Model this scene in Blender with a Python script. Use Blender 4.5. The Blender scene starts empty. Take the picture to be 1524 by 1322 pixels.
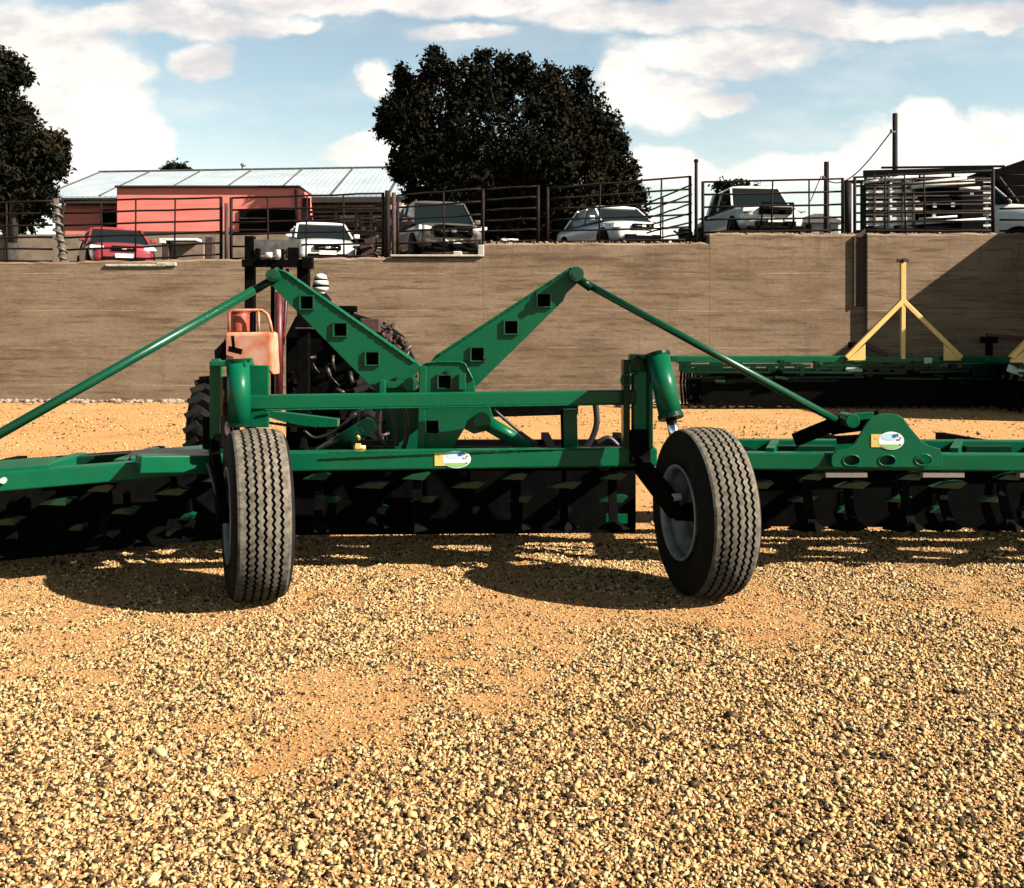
import bpy, bmesh, math, random
import numpy as np
from mathutils import Vector, Matrix
R = math.radians
rnd = random.Random(7)
S = bpy.context.scene
COL = S.collection
F, CU, HV, EYE = 1500.0, 762.0, 500.0, 1.65

# ------------------------------------------------------------------ camera
cam = bpy.data.cameras.new("camera"); camo = bpy.data.objects.new("camera", cam); COL.objects.link(camo)
camo.location = (0, 0, EYE); camo.rotation_euler = (R(90), 0, 0)
cam.sensor_width = 36.0; cam.lens = 36.0 * F / 1524.0
cam.shift_y = -(661.0 - HV) / 1524.0
cam.clip_start = 0.1; cam.clip_end = 3000
S.camera = camo
# ------------------------------------------------------------------ exposure
S.render.engine = 'CYCLES'
S.view_settings.view_transform = 'Standard'; S.view_settings.look = 'None'
S.view_settings.gamma = 1.0; S.view_settings.use_curve_mapping = False
S.view_settings.exposure = 1.45
S.cycles.max_bounces = 6; S.cycles.diffuse_bounces = 0; S.cycles.glossy_bounces = 3
S.cycles.use_denoising = True
# ------------------------------------------------------------------ sun
SUN_E, SUN_A = R(35), R(20)          # elevation; degrees nearer than due right
sdir = Vector((math.cos(SUN_E)*math.cos(SUN_A), -math.cos(SUN_E)*math.sin(SUN_A), math.sin(SUN_E)))
sl = bpy.data.lights.new("sun", 'SUN'); sl.energy = 5.0; sl.angle = R(0.5); sl.color = (1.0, 0.93, 0.82)
so = bpy.data.objects.new("sun", sl); COL.objects.link(so)
so.location = (30, -10, 30); so.rotation_euler = sdir.to_track_quat('Z', 'Y').to_euler()


# ------------------------------------------------------------------ node helpers
class NT:
    def __init__(s, tree): s.t = tree; s.n = tree.nodes; s.l = tree.links
    def put(s, sock, v):
        if v is None: return
        if isinstance(v, bpy.types.NodeSocket): s.l.new(v, sock)
        else: sock.default_value = v
    def math(s, op, a, b=None, c=None, clamp=False):
        n = s.n.new('ShaderNodeMath'); n.operation = op; n.use_clamp = clamp
        s.put(n.inputs[0], a); s.put(n.inputs[1], b)
        if c is not None: s.put(n.inputs[2], c)
        return n.outputs[0]
    def vmath(s, op, a, b=None):
        n = s.n.new('ShaderNodeVectorMath'); n.operation = op
        s.put(n.inputs[0], a); s.put(n.inputs[1], b)
        return n.outputs['Value'] if op in ('LENGTH', 'DOT_PRODUCT') else n.outputs[0]
    def noise(s, vec, scale, detail=4, rough=.55, dist=0.0, color=False):
        n = s.n.new('ShaderNodeTexNoise'); s.put(n.inputs['Vector'], vec)
        n.inputs['Scale'].default_value = scale; n.inputs['Detail'].default_value = detail
        n.inputs['Roughness'].default_value = rough; n.inputs['Distortion'].default_value = dist
        return n.outputs['Color'] if color else n.outputs['Fac']
    def ramp(s, fac, stops):
        n = s.n.new('ShaderNodeValToRGB'); s.put(n.inputs[0], fac); e = n.color_ramp.elements
        while len(e) < len(stops): e.new(0.5)
        for q, (p, c) in zip(e, stops): q.position = p; q.color = tuple(c) + (1,) if len(c) == 3 else c
        return n.outputs[0]
    def mix(s, fac, a, b, mode='MIX'):
        n = s.n.new('ShaderNodeMix'); n.data_type = 'RGBA'; n.blend_type = mode
        s.put(n.inputs[0], fac)
        s.put(n.inputs[6], a if not isinstance(a, tuple) else (*a[:3], 1)); s.put(n.inputs[7], b if not isinstance(b, tuple) else (*b[:3], 1))
        return n.outputs[2]
    def sep(s, v):
        n = s.n.new('ShaderNodeSeparateXYZ'); s.put(n.inputs[0], v); return n.outputs
    def comb(s, x, y, z):
        n = s.n.new('ShaderNodeCombineXYZ'); s.put(n.inputs[0], x); s.put(n.inputs[1], y); s.put(n.inputs[2], z); return n.outputs[0]
    def smooth(s, v, a, b):
        n = s.n.new('ShaderNodeMapRange'); n.interpolation_type = 'SMOOTHSTEP'
        s.put(n.inputs[0], v); n.inputs[1].default_value = a; n.inputs[2].default_value = b
        return n.outputs[0]
    def pos(s): return s.n.new('ShaderNodeNewGeometry').outputs['Position']
    def objco(s): return s.n.new('ShaderNodeTexCoord').outputs['Object']
    def scale(s, v, x, y, z): return s.vmath('MULTIPLY', v, (x, y, z))
    def bump(s, h, strength, dist):
        n = s.n.new('ShaderNodeBump'); s.put(n.inputs['Height'], h)
        n.inputs['Strength'].default_value = strength; n.inputs['Distance'].default_value = dist
        return n.outputs[0]

# ------------------------------------------------------------------ world: Nishita sky with banks of cloud low over the yard
W = bpy.data.worlds.new("World"); S.world = W; W.use_nodes = True
k = NT(W.node_tree); k.n.clear()
sky = k.n.new('ShaderNodeTexSky'); sky.sky_type = 'NISHITA'; sky.sun_disc = False
sky.sun_elevation = SUN_E; sky.sun_rotation = R(110); sky.air_density = 1.0; sky.dust_density = 0.6; sky.ozone_density = 1.5
dirv = k.n.new('ShaderNodeTexCoord').outputs['Generated']
dx, dy, dz = k.sep(dirv)[:3]
yy = k.math('MAXIMUM', dy, 0.05)
P2 = k.comb(k.math('DIVIDE', dx, yy), k.math('DIVIDE', dz, yy), 0.0)
wn = k.vmath('SUBTRACT', k.noise(P2, 9.0, 5, .6, color=True), (.5, .5, .5))
Pw = k.vmath('ADD', P2, k.scale(wn, .075, .05, 0))
CLOUDS = [(110, 165, 170, 85), (205, 215, 75, 58), (40, 70, 190, 80), (165, 105, 75, 45), (300, 85, 62, 34), (80, 240, 170, 50),
          (250, 30, 260, 30), (620, -5, 420, 30), (1050, 15, 380, 32), (700, 45, 95, 22), (565, 112, 42, 32), (440, 35, 60, 14),
          (975, 140, 110, 62), (930, 105, 60, 40), (1090, 75, 200, 42), (1270, 40, 170, 28), (1420, 225, 190, 62), (1375, 178, 52, 36),
          (1490, 190, 60, 50), (1240, 258, 240, 34), (1060, 150, 70, 22), (1480, 22, 150, 26), (560, 230, 90, 34), (1000, 250, 120, 40)]
acc = None
for (u, v, ru, rv) in CLOUDS:
    d = k.vmath('SUBTRACT', Pw, ((u-CU)/F, (HV-v)/F, 0))
    d = k.vmath('LENGTH', k.vmath('MULTIPLY', d, (F/ru, F/rv, 0)))
    b = k.math('SUBTRACT', 1.0, d)
    acc = b if acc is None else k.math('MAXIMUM', acc, b)
fb = k.noise(k.scale(P2, 1, 1.7, 1), 11.0, 8, .58)
den = k.math('ADD', acc, k.math('MULTIPLY', k.math('SUBTRACT', fb, .5), 1.1))
mask = k.smooth(den, -.06, .46)
veil = k.math('MULTIPLY', k.smooth(k.noise(k.scale(P2, 1, 3.2, 1), 5.0, 6, .6), .42, .75), .34)
mask = k.math('MAXIMUM', mask, veil)
low = k.math('MULTIPLY', k.math('SUBTRACT', 1.0, k.smooth(k.sep(P2)[1], .12, .24)), .40)
mask = k.math('MAXIMUM', mask, low)
mask = k.math('MULTIPLY', mask, k.smooth(dy, .15, .5))
shade = k.smooth(k.math('ADD', k.math('MULTIPLY', k.sep(Pw)[1], 1.0), k.math('MULTIPLY', k.math('SUBTRACT', k.noise(k.scale(P2, 1, 2.2, 1), 6.0, 7, .62), .5), .9)), .18, .40)
ccol = k.mix(shade, (.44, .415, .375), (.275, .27, .275))
pale = k.math('SUBTRACT', 2.0, k.math('MULTIPLY', k.smooth(dz, .26, .62), 1.35))       # dusty air: paler towards the horizon, deep blue overhead
skyc = k.vmath('MULTIPLY', k.vmath('MULTIPLY', sky.outputs[0], (.0445, .0395, .0305)), k.comb(pale, pale, pale))
bg = k.n.new('ShaderNodeBackground'); k.l.new(k.mix(mask, skyc, ccol), bg.inputs[0]); bg.inputs[1].default_value = 1.0
k.l.new(bg.outputs[0], k.n.new('ShaderNodeOutputWorld').inputs[0])

# ------------------------------------------------------------------ materials
MATS = {}
def mat(name, col, rough=.6, metal=0.0, spec=.5, coat=0.0, fn=None):
    m = bpy.data.materials.new(name); m.use_nodes = True; q = NT(m.node_tree)
    b = m.node_tree.nodes['Principled BSDF']
    b.inputs['Base Color'].default_value = (*col, 1); b.inputs['Roughness'].default_value = rough
    b.inputs['Metallic'].default_value = metal; b.inputs['Specular IOR Level'].default_value = spec
    b.inputs['Coat Weight'].default_value = coat; b.inputs['Coat Roughness'].default_value = .12
    if fn: fn(q, b)
    MATS[name] = m
    return m
def mottled(c1, c2, scale=6.0, lo=.35, hi=.7, bump=0.0, rough=None):
    def fn(q, b):
        n = q.noise(q.pos(), scale, 7, .62)
        q.put(b.inputs['Base Color'], q.ramp(n, [(lo, c1), (hi, c2)]))
        if bump: q.put(b.inputs['Normal'], q.bump(q.noise(q.pos(), scale*8, 5, .6), .6, bump))
        if rough: q.put(b.inputs['Roughness'], q.ramp(n, [(lo, (rough[0],)*3), (hi, (rough[1],)*3)]))
    return fn
def paint(col, dust=(.20, .14, .08), amt=.25, orange=True):
    def fn(q, b):
        n = q.noise(q.pos(), 3.5, 8, .65)
        d = q.math('MULTIPLY', q.smooth(n, .48, .78), amt)
        nz = q.sep(q.n.new('ShaderNodeNewGeometry').outputs['Normal'])[2]
        d2 = q.math('ADD', d, q.math('MULTIPLY', q.smooth(nz, .6, 1.0), amt*.5))
        c = q.mix(d2, col, dust)
        t = q.smooth(q.noise(q.scale(q.pos(), .6, 1, 1.5), 2.2, 5, .6), .35, .7)           # uneven coat
        c = q.mix(q.math('MULTIPLY', t, .35), c, tuple(v*.55 for v in col))
        sc = q.smooth(q.noise(q.scale(q.pos(), 1, 1, 5), 30, 3, .8), .70, .74)               # small chips and scratches
        c = q.mix(q.math('MULTIPLY', sc, .5), c, (.03, .022, .016))
        q.put(b.inputs['Base Color'], c)
        q.put(b.inputs['Roughness'], q.math('ADD', q.math('MULTIPLY', n, .35), .15))
        q.put(b.inputs['Normal'], q.bump(q.noise(q.pos(), 40, 4, .6), .08, .006))
    return fn
GREEN = mat('green_paint', (.0012, .085, .036), .4, spec=.14, coat=.06, fn=paint((.0012, .085, .036), amt=.03))
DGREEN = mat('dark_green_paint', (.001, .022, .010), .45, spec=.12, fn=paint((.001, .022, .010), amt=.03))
RODG = mat('rod_green_paint', (.001, .05, .022), .35, spec=.3, coat=.12, fn=paint((.001, .05, .022), amt=.03))
BLACK = mat('black_paint', (.002, .0022, .0022), .7, spec=.03, fn=mottled((.001, .0012, .0012), (.004, .0036, .0033), 9))  # black paint; also the shade under the cultivator put into colour
RUBBER = mat('tyre_rubber', (.007, .0066, .006), .85, spec=.12, fn=mottled((.005, .005, .005), (.013, .012, .010), 14))
TREAD = mat('dusty_tread_rubber', (.16, .13, .1), .9, spec=.2, fn=mottled((.045, .039, .031), (.20, .165, .125), 26, .32, .72, .003))
CHROME = mat('chrome', (.75, .75, .76), .15, metal=1.0)
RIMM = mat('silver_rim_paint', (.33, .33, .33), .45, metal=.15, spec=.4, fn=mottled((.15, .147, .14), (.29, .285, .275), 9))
RIMD = mat('shaded_rim_paint', (.1, .1, .1), .55, fn=mottled((.05, .05, .05), (.13, .125, .12), 9))  # darker rim copy: the shade inside the dish put into the colour
STEELW = mat('bright_steel', (.62, .62, .6), .3, metal=.3)
YELLOW = mat('yellow_paint', (.78, .50, .15), .45, fn=paint((.78, .50, .15), amt=.12))
ORANGE = mat('orange_paint', (.44, .095, .03), .6, spec=.3, fn=mottled((.44, .11, .045), (.5, .27, .18), 5, .35, .62))
ORRED = mat('red_orange_paint', (.33, .045, .02), .5, fn=mottled((.24, .03, .015), (.4, .07, .035), 9))
REDM = mat('dull_red_paint', (.09, .008, .012), .5, fn=mottled((.05, .006, .008), (.12, .014, .018), 8))
RUST = mat('rusty_steel', (.05, .022, .014), .8, fn=mottled((.012, .008, .007), (.075, .030, .018), 12))
FENCEM = mat('dark_fence_steel', (.018, .012, .010), .7, spec=.12, fn=mottled((.004, .0035, .0035), (.022, .011, .008), 5))
GREYST = mat('grey_steel', (.09, .085, .08), .55, metal=.2, fn=mottled((.05, .046, .044), (.15, .14, .13), 12))
ENGST = mat('greasy_steel', (.03, .028, .025), .45, metal=.3, fn=mottled((.008, .007, .006), (.06, .05, .042), 14))
HOSE = mat('hose_rubber', (.008, .008, .008), .5)
WOODM = mat('weathered_wood', (.06, .045, .035), .9, fn=mottled((.02, .014, .011), (.2, .15, .11), 10, .3, .75))
CONC = mat('pale_concrete', (.42, .38, .31), .9, fn=mottled((.3, .26, .2), (.5, .46, .38), 6, bump=.01))
BROWNW = mat('brown_plaster', (.2, .14, .095), .95, fn=mottled((.15, .105, .072), (.25, .185, .13), 3, bump=.01))
GLASS = mat('car_glass', (.006, .010, .010), .08, spec=.38)
LAMPM = mat('headlight_lens', (.55, .56, .56), .12, spec=.8, coat=.6)
PLATEM = mat('number_plate_white', (.6, .58, .5), .5)
WHITEC = mat('white_car_paint', (.62, .61, .57), .3, coat=.6, fn=paint((.64, .63, .6), dust=(.45, .38, .28), amt=.25))
REDC = mat('red_car_paint', (.24, .012, .022), .25, coat=.7, fn=paint((.25, .012, .022), dust=(.3, .16, .12), amt=.3))
GREYC = mat('grey_car_paint', (.1, .085, .075), .4, metal=.2, coat=.3, fn=paint((.085, .072, .062), dust=(.2, .155, .12), amt=.5))
PGREEN = mat('pale_green_plate', (.36, .45, .38), .5)
PALEP = mat('pale_pipe', (.66, .63, .56), .5, fn=mottled((.5, .46, .4), (.72, .7, .64), 6))
BARK = mat('bark', (.03, .022, .016), .95, fn=mottled((.012, .009, .007), (.05, .036, .026), 5, bump=.03))
STW = mat('sticker_white', (.66, .68, .68), .35); STY = mat('sticker_yellow', (.6, .42, .1), .35)
STG = mat('sticker_green', (.22, .42, .14), .35); STB = mat('sticker_blue', (.02, .08, .3), .35); STK = mat('sticker_black', (.01, .01, .02), .35)
STLB = mat('sticker_light_blue', (.42, .58, .7), .35)
CLAYR = mat('rubble_stone', (.25, .17, .11), .95, fn=mottled((.14, .09, .06), (.38, .28, .19), 5))

def _leaf(c1, c2, warm):
    def fn(q, b):
        ri = q.n.new('ShaderNodeNewGeometry').outputs['Random Per Island']
        n = q.noise(q.pos(), .45, 3, .6)
        c = q.mix(ri, c1, c2)
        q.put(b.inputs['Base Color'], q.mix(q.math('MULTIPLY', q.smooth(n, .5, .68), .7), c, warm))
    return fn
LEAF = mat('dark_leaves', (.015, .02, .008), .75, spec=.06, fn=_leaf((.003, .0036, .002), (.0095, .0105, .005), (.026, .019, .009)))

def _wall(q, b):
    p = q.pos(); x, y, z = q.sep(p)[:3]
    n1 = q.noise(q.scale(p, .5, 1, 1.6), 1.1, 8, .62)
    n2 = q.noise(q.scale(p, .35, 1, 5.0), 2.6, 8, .65)
    n3 = q.noise(q.scale(p, 1.6, 1, .22), 2.2, 6, .6)
    base = q.ramp(n1, [(.3, (.150, .094, .057)), (.5, (.232, .152, .096)), (.72, (.285, .198, .132))])
    base = q.mix(q.math('MULTIPLY', q.smooth(n2, .50, .64), .8), base, (.115, .074, .047))
    base = q.mix(q.math('MULTIPLY', q.smooth(n2, .46, .28), .55), base, (.32, .225, .15))
    base = q.mix(q.math('MULTIPLY', q.smooth(n3, .55, .75), .35), base, (.115, .08, .055))
    # a few broken lift lines and pale scuffs
    zz = q.math('DIVIDE', q.math('ADD', z, q.math('MULTIPLY', q.noise(q.scale(p, .3, 0, 0), 1.0, 3), .10)), .93)
    fr = q.math('FRACT', zz)
    line = q.math('SUBTRACT', 1.0, q.smooth(q.math('ABSOLUTE', q.math('SUBTRACT', fr, .5)), .0, .028))
    brk = q.smooth(q.noise(q.scale(p, .8, 1, 1.6), 1.3, 6, .65), .42, .56)
    line = q.math('MULTIPLY', line, brk)
    base = q.mix(q.math('MULTIPLY', line, .6), base, (.36, .27, .19))
    n5 = q.noise(q.scale(p, .5, 1, 3.2), 5.5, 6, .72)
    base = q.mix(q.math('MULTIPLY', q.smooth(n5, .60, .70), .55), base, (.35, .265, .185))
    base = q.mix(q.math('MULTIPLY', q.smooth(n5, .40, .30), .6), base, (.085, .058, .04))
    sp = q.smooth(q.noise(q.scale(p, 1.4, 1, .8), 9.0, 4, .75), .68, .74)
    base = q.mix(q.math('MULTIPLY', sp, .6), base, (.40, .31, .22))
    top = q.math('MULTIPLY', q.smooth(q.noise(q.scale(p, 2.5, 1, .35), 1.5, 6, .7), .5, .66), q.smooth(z, 2.4, 4.2))
    base = q.mix(q.math('MULTIPLY', top, .45), base, (.10, .072, .05))
    gn = q.noise(q.scale(p, .8, 1, 1.3), 16, 5, .8)
    base = q.mix(1.0, base, q.ramp(gn, [(.34, (.80, .79, .78)), (.5, (1, 1, 1)), (.66, (1.0, 1.0, 1.0))]), 'MULTIPLY')
    base = q.mix(q.math('MULTIPLY', q.smooth(gn, .56, .7), .3), base, (.38, .28, .19))
    q.put(b.inputs['Base Color'], base)
    h = q.math('ADD', q.math('MULTIPLY', q.noise(q.scale(p, .9, 1, 1.5), 5, 8, .68), 1.0), q.math('MULTIPLY', line, .3))
    q.put(b.inputs['Normal'], q.bump(h, .22, .04))
WALLM = mat('retaining_wall_concrete', (.2, .14, .1), .95, spec=.1, fn=_wall)

def _ground(q, b):
    p = q.pos()
    n1 = q.noise(p, .55, 6, .6); n2 = q.noise(p, 4.0, 8, .65); n3 = q.noise(p, 45, 4, .7)
    c = q.ramp(n1, [(.32, (.46, .215, .075)), (.5, (.49, .255, .10)), (.7, (.50, .285, .12))])
    c = q.mix(q.math('MULTIPLY', q.smooth(n2, .45, .7), .45), c, (.52, .31, .14))
    c = q.mix(q.math('MULTIPLY', q.smooth(n3, .55, .72), .35), c, (.28, .15, .06))
    q.put(b.inputs['Base Color'], c)
    vo = q.n.new('ShaderNodeTexVoronoi'); vo.inputs['Scale'].default_value = 38; q.put(vo.inputs['Vector'], p)
    h = q.math('ADD', q.math('MULTIPLY', n2, 1.2), q.math('MULTIPLY', q.noise(p, 28, 6, .75), 1.0))
    h = q.math('SUBTRACT', h, q.math('MULTIPLY', vo.outputs['Distance'], .35))
    q.put(b.inputs['Normal'], q.bump(h, .9, .03))
GROUNDM = mat('sandy_gravel_ground', (.4, .22, .09), .95, spec=.08, fn=_ground)
def _yard(q, b):
    q.put(b.inputs['Base Color'], q.ramp(q.noise(q.pos(), .6, 7, .65), [(.35, (.2, .13, .08)), (.65, (.33, .23, .14))]))
YARDM = mat('upper_yard_soil', (.3, .2, .12), .95, spec=.1, fn=_yard)
def _gravel(q, b):
    ri = q.n.new('ShaderNodeNewGeometry').outputs['Random Per Island']
    pt = q.math('MULTIPLY', q.math('SUBTRACT', q.noise(q.pos(), 2.6, 5, .65), .5), .55)      # patches with more of the gap-shade darks
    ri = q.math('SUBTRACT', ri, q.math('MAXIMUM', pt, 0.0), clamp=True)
    c = q.ramp(ri, [(0, (.022, .014, .008)), (.22, (.05, .031, .017)), (.30, (.25, .135, .056)), (.42, (.43, .235, .093)), (.7, (.49, .30, .125)), (1, (.58, .43, .22))])  # near-black stones stand in for the shade in gaps between stones
    n = q.noise(q.pos(), 70, 3, .6)
    q.put(b.inputs['Base Color'], q.mix(q.math('MULTIPLY', q.smooth(n, .5, .7), .35), c, (.33, .19, .08)))
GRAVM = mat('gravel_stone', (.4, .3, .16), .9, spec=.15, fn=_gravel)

def _roof(q, b):
    p = q.pos(); x = q.sep(p)[0]
    w = q.math('SINE', q.math('MULTIPLY', x, 2*math.pi/.25))
    n = q.noise(p, .8, 6, .6)
    q.put(b.inputs['Base Color'], q.ramp(n, [(.35, (.36, .42, .46)), (.65, (.47, .52, .54))]))
    q.put(b.inputs['Normal'], q.bump(w, .12, .03))
ROOFM = mat('pale_corrugated_roof', (.55, .56, .56), .4, metal=.15, fn=_roof)
def _redwall(q, b):
    p = q.pos()
    n = q.noise(q.scale(p, .4, 1, 2.5), 1.6, 6, .6)
    q.put(b.inputs['Base Color'], q.ramp(n, [(.3, (.66, .16, .125)), (.7, (.74, .215, .175))]))
REDW = mat('salmon_red_wall', (.4, .08, .06), .8, fn=_redwall)
PINKW = mat('pinkish_block_wall', (.5, .38, .34), .9, fn=mottled((.38, .24, .21), (.6, .5, .46), 2.2))
DARKIN = mat('dark_interior', (.004, .003, .003), .95, spec=.05)  # shade inside doorways and bays painted as near-black panels
FASC = mat('dark_fascia', (.02, .015, .013), .7)
SHEDG = mat('grey_shed_sheet', (.22, .22, .23), .6, fn=mottled((.15, .15, .16), (.28, .28, .29), 2))
DARKSHEET = mat('black_sheet_metal', (.002, .002, .0022), .8, spec=.02, fn=mottled((.0012, .0012, .0014), (.004, .0037, .0037), 2))

# ------------------------------------------------------------------ mesh builder
ZUP = Vector((0, 0, 1))
def frame_of(d):
    d = d.normalized(); up = ZUP if abs(d.z) < .95 else Vector((1, 0, 0))
    a = d.cross(up).normalized(); return a, a.cross(d).normalized()
class MB:
    def __init__(s): s.v = []; s.f = []; s.mi = []; s.sm = []; s.st = []
    def add(s, vs, fs, mi=0, sm=False):
        o = len(s.v); s.st.append(o); s.v += [Vector(p) for p in vs]
        for f in fs: s.f.append([i+o for i in f]); s.mi.append(mi); s.sm.append(sm)
        return s
    def hexa(s, c8, mi=0):
        return s.add(c8, [(0, 3, 2, 1), (4, 5, 6, 7), (0, 1, 5, 4), (1, 2, 6, 5), (2, 3, 7, 6), (3, 0, 4, 7)], mi)
    def box(s, c, d, mi=0, M=None):
        c = Vector(c); M = M or Matrix.Identity(3); h = [q/2 for q in d]
        return s.hexa([c + M @ Vector((x*h[0], y*h[1], z*h[2])) for z in (-1, 1) for x, y in ((-1, -1), (1, -1), (1, 1), (-1, 1))], mi)
    def beam(s, p, q, w, h, mi=0, w2=None, h2=None):
        p, q = Vector(p), Vector(q); a, b = frame_of(q-p); w2 = w2 or w; h2 = h2 or h
        c = [p - a*w/2 - b*h/2, p + a*w/2 - b*h/2, p + a*w/2 + b*h/2, p - a*w/2 + b*h/2,
             q - a*w2/2 - b*h2/2, q + a*w2/2 - b*h2/2, q + a*w2/2 + b*h2/2, q - a*w2/2 + b*h2/2]
        return s.hexa(c, mi)
    def tube(s, pts, r, n=10, mi=0, caps=True):
        pts = [Vector(p) for p in pts]; rs = r if isinstance(r, (list, tuple)) else [r]*len(pts)
        vs = []; a = None
        for i, p in enumerate(pts):
            d = (pts[min(i+1, len(pts)-1)] - pts[max(i-1, 0)]).normalized()
            if a is None: a, b = frame_of(d)
            else:
                a = (a - d*a.dot(d)).normalized(); b = a.cross(d)
            for j in range(n):
                t = 2*math.pi*j/n; vs.append(p + (a*math.cos(t) + b*math.sin(t))*rs[i])
        fs = [(i*n+j, i*n+(j+1) % n, (i+1)*n+(j+1) % n, (i+1)*n+j) for i in range(len(pts)-1) for j in range(n)]
        s.add(vs, fs, mi, True)
        if caps:
            o = len(s.v) - len(vs)
            s.f.append([o+j for j in range(n)][::-1]); s.mi.append(mi); s.sm.append(False)
            s.f.append([o+(len(pts)-1)*n+j for j in range(n)]); s.mi.append(mi); s.sm.append(False)
        return s
    def lathe(s, prof, c, ax, n=32, mi=0, sm=True):
        c = Vector(c); ax = Vector(ax).normalized(); a, b = frame_of(ax); m = len(prof); vs = []
        for j in range(n):
            t = 2*math.pi*j/n; d = a*math.cos(t) + b*math.sin(t)
            for (r, w) in prof: vs.append(c + d*r + ax*w)
        fs = [(j*m+i, j*m+i+1, ((j+1) % n)*m+i+1, ((j+1) % n)*m+i) for j in range(n) for i in range(m-1)]
        return s.add(vs, fs, mi, sm)
    def disc(s, c, ax, r, th, n=24, mi=0):
        return s.lathe([(0.0005, -th/2), (r, -th/2), (r, th/2), (0.0005, th/2)], c, ax, n, mi, False)
    def prism(s, loops, depth, mi=0):
        """loops: outer then hole loops, 3-D points in one plane; extruded by vector depth"""
        bm = bmesh.new(); ed = []; allv = []
        for lp in loops:
            vv = [bm.verts.new(p) for p in lp]; allv.append(len(lp))
            ed += [bm.edges.new((vv[i], vv[(i+1) % len(vv)])) for i in range(len(vv))]
        bm.verts.index_update()
        bmesh.ops.triangle_fill(bm, edges=ed, use_beauty=True)
        bm.verts.index_update()
        vs = [x.co.copy() for x in bm.verts]; tr = [[q.index for q in f.verts] for f in bm.faces]; bm.free()
        n = len(vs); depth = Vector(depth)
        fs = tr + [[i+n for i in t][::-1] for t in tr]; o = 0
        for L in allv:
            fs += [(o+i, o+(i+1) % L, o+(i+1) % L+n, o+i+n) for i in range(L)]; o += L
        return s.add(vs + [p+depth for p in vs], fs, mi)
    def loft(s, rings, mi=0, sm=True, caps=True, closed=True):
        n = len(rings[0]); vs = [p for r in rings for p in r]
        fs = [(i*n+j, i*n+(j+1) % n, (i+1)*n+(j+1) % n, (i+1)*n+j) for i in range(len(rings)-1) for j in range(n if closed else n-1)]
        s.add(vs, fs, mi, sm); o = len(s.v)-len(vs)
        if caps:
            for e in ([o+j for j in range(n)][::-1], [o+(len(rings)-1)*n+j for j in range(n)]): s.f.append(e); s.mi.append(mi); s.sm.append(sm)
        return s
    def build_each(s, name, mats, parent=None, bevel=0.0):
        import bisect
        gr = {}
        for f, mi, sm in zip(s.f, s.mi, s.sm): gr.setdefault(bisect.bisect_right(s.st, f[0])-1, []).append((f, mi, sm))
        out = []
        for i in sorted(gr):
            a = s.st[i]; b = s.st[i+1] if i+1 < len(s.st) else len(s.v); m = MB(); m.v = s.v[a:b]
            for f, mi, sm in gr[i]: m.f.append([q-a for q in f]); m.mi.append(mi); m.sm.append(sm)
            out.append(m.build(name, mats, parent, bevel))
        return out
    def build(s, name, mats, parent=None, bevel=0.0, subsurf=0, recalc=True):
        me = bpy.data.meshes.new(name); off = worldloc(parent) if parent else Vector((0, 0, 0))
        me.from_pydata([p - off for p in s.v], [], s.f)
        for m in (mats if isinstance(mats, (list, tuple)) else [mats]): me.materials.append(m)
        me.polygons.foreach_set('material_index', s.mi); me.polygons.foreach_set('use_smooth', s.sm)
        if recalc:
            bm = bmesh.new(); bm.from_mesh(me); bmesh.ops.recalc_face_normals(bm, faces=bm.faces); bm.to_mesh(me); bm.free()
        me.update(); o = bpy.data.objects.new(name, me); COL.objects.link(o)
        if parent: o.parent = parent
        if bevel:
            m = o.modifiers.new('bevel', 'BEVEL'); m.width = bevel; m.segments = 2; m.limit_method = 'ANGLE'; m.angle_limit = R(40)
        if subsurf:
            m = o.modifiers.new('sub', 'SUBSURF'); m.levels = subsurf; m.render_levels = subsurf
        return o
def worldloc(o):
    v = Vector((0, 0, 0))
    while o: v += Vector(o.location); o = o.parent
    return v
def tag(o, label, cat, group=None, kind=None):
    o['label'] = label; o['category'] = cat
    if group: o['group'] = group
    if kind: o['kind'] = kind
    return o
def thing(name, label, cat, loc=(0, 0, 0), group=None):
    o = bpy.data.objects.new(name, None); COL.objects.link(o); o.location = loc; o.empty_display_size = .2
    return tag(o, label, cat, group)
def copy_tree(o, parent=None):
    c = o.copy(); COL.objects.link(c)
    if parent: c.parent = parent
    for ch in list(o.children): copy_tree(ch, c)
    return c
def at(u, v, Y): return Vector(((u-CU)/F*Y, Y, EYE-(v-HV)/F*Y))
def px(Y): return Y/F
def struct(o):
    o['kind'] = 'structure'; return o

# ================================================================== SETTING
YW = 25.2
# lower yard
g = MB(); g.add([(-90, -40, 0), (90, -40, 0), (90, 26, 0), (-90, 26, 0)], [(0, 1, 2, 3)])
struct(g.build('ground', GROUNDM))
def hy(x):                                        # height of the upper yard along the wall
    t = min(1, max(0, (x+1.2)/2.4)); t2 = min(1, max(0, (x-4.2)/2.2))
    return 3.36 + .16*min(1, max(0, (x+9)/6)) + .46*t + .18*t2
g = MB(); xs = [-90, -40, -20, -10, -6, -3, -1.2, -.6, 0, .6, 1.2, 2.5, 4.2, 5, 5.8, 6.4, 9, 14, 25, 45, 90]; ys = [25.55, 30, 40, 60, 120, 400, 1200]
g.add([(x*(1 if y < 100 else y/40), y, hy(x)) for y in ys for x in xs],
      [(j*len(xs)+i, j*len(xs)+i+1, (j+1)*len(xs)+i+1, (j+1)*len(xs)+i) for j in range(len(ys)-1) for i in range(len(xs)-1)], 0, True)
struct(g.build('terrain', YARDM))
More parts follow.
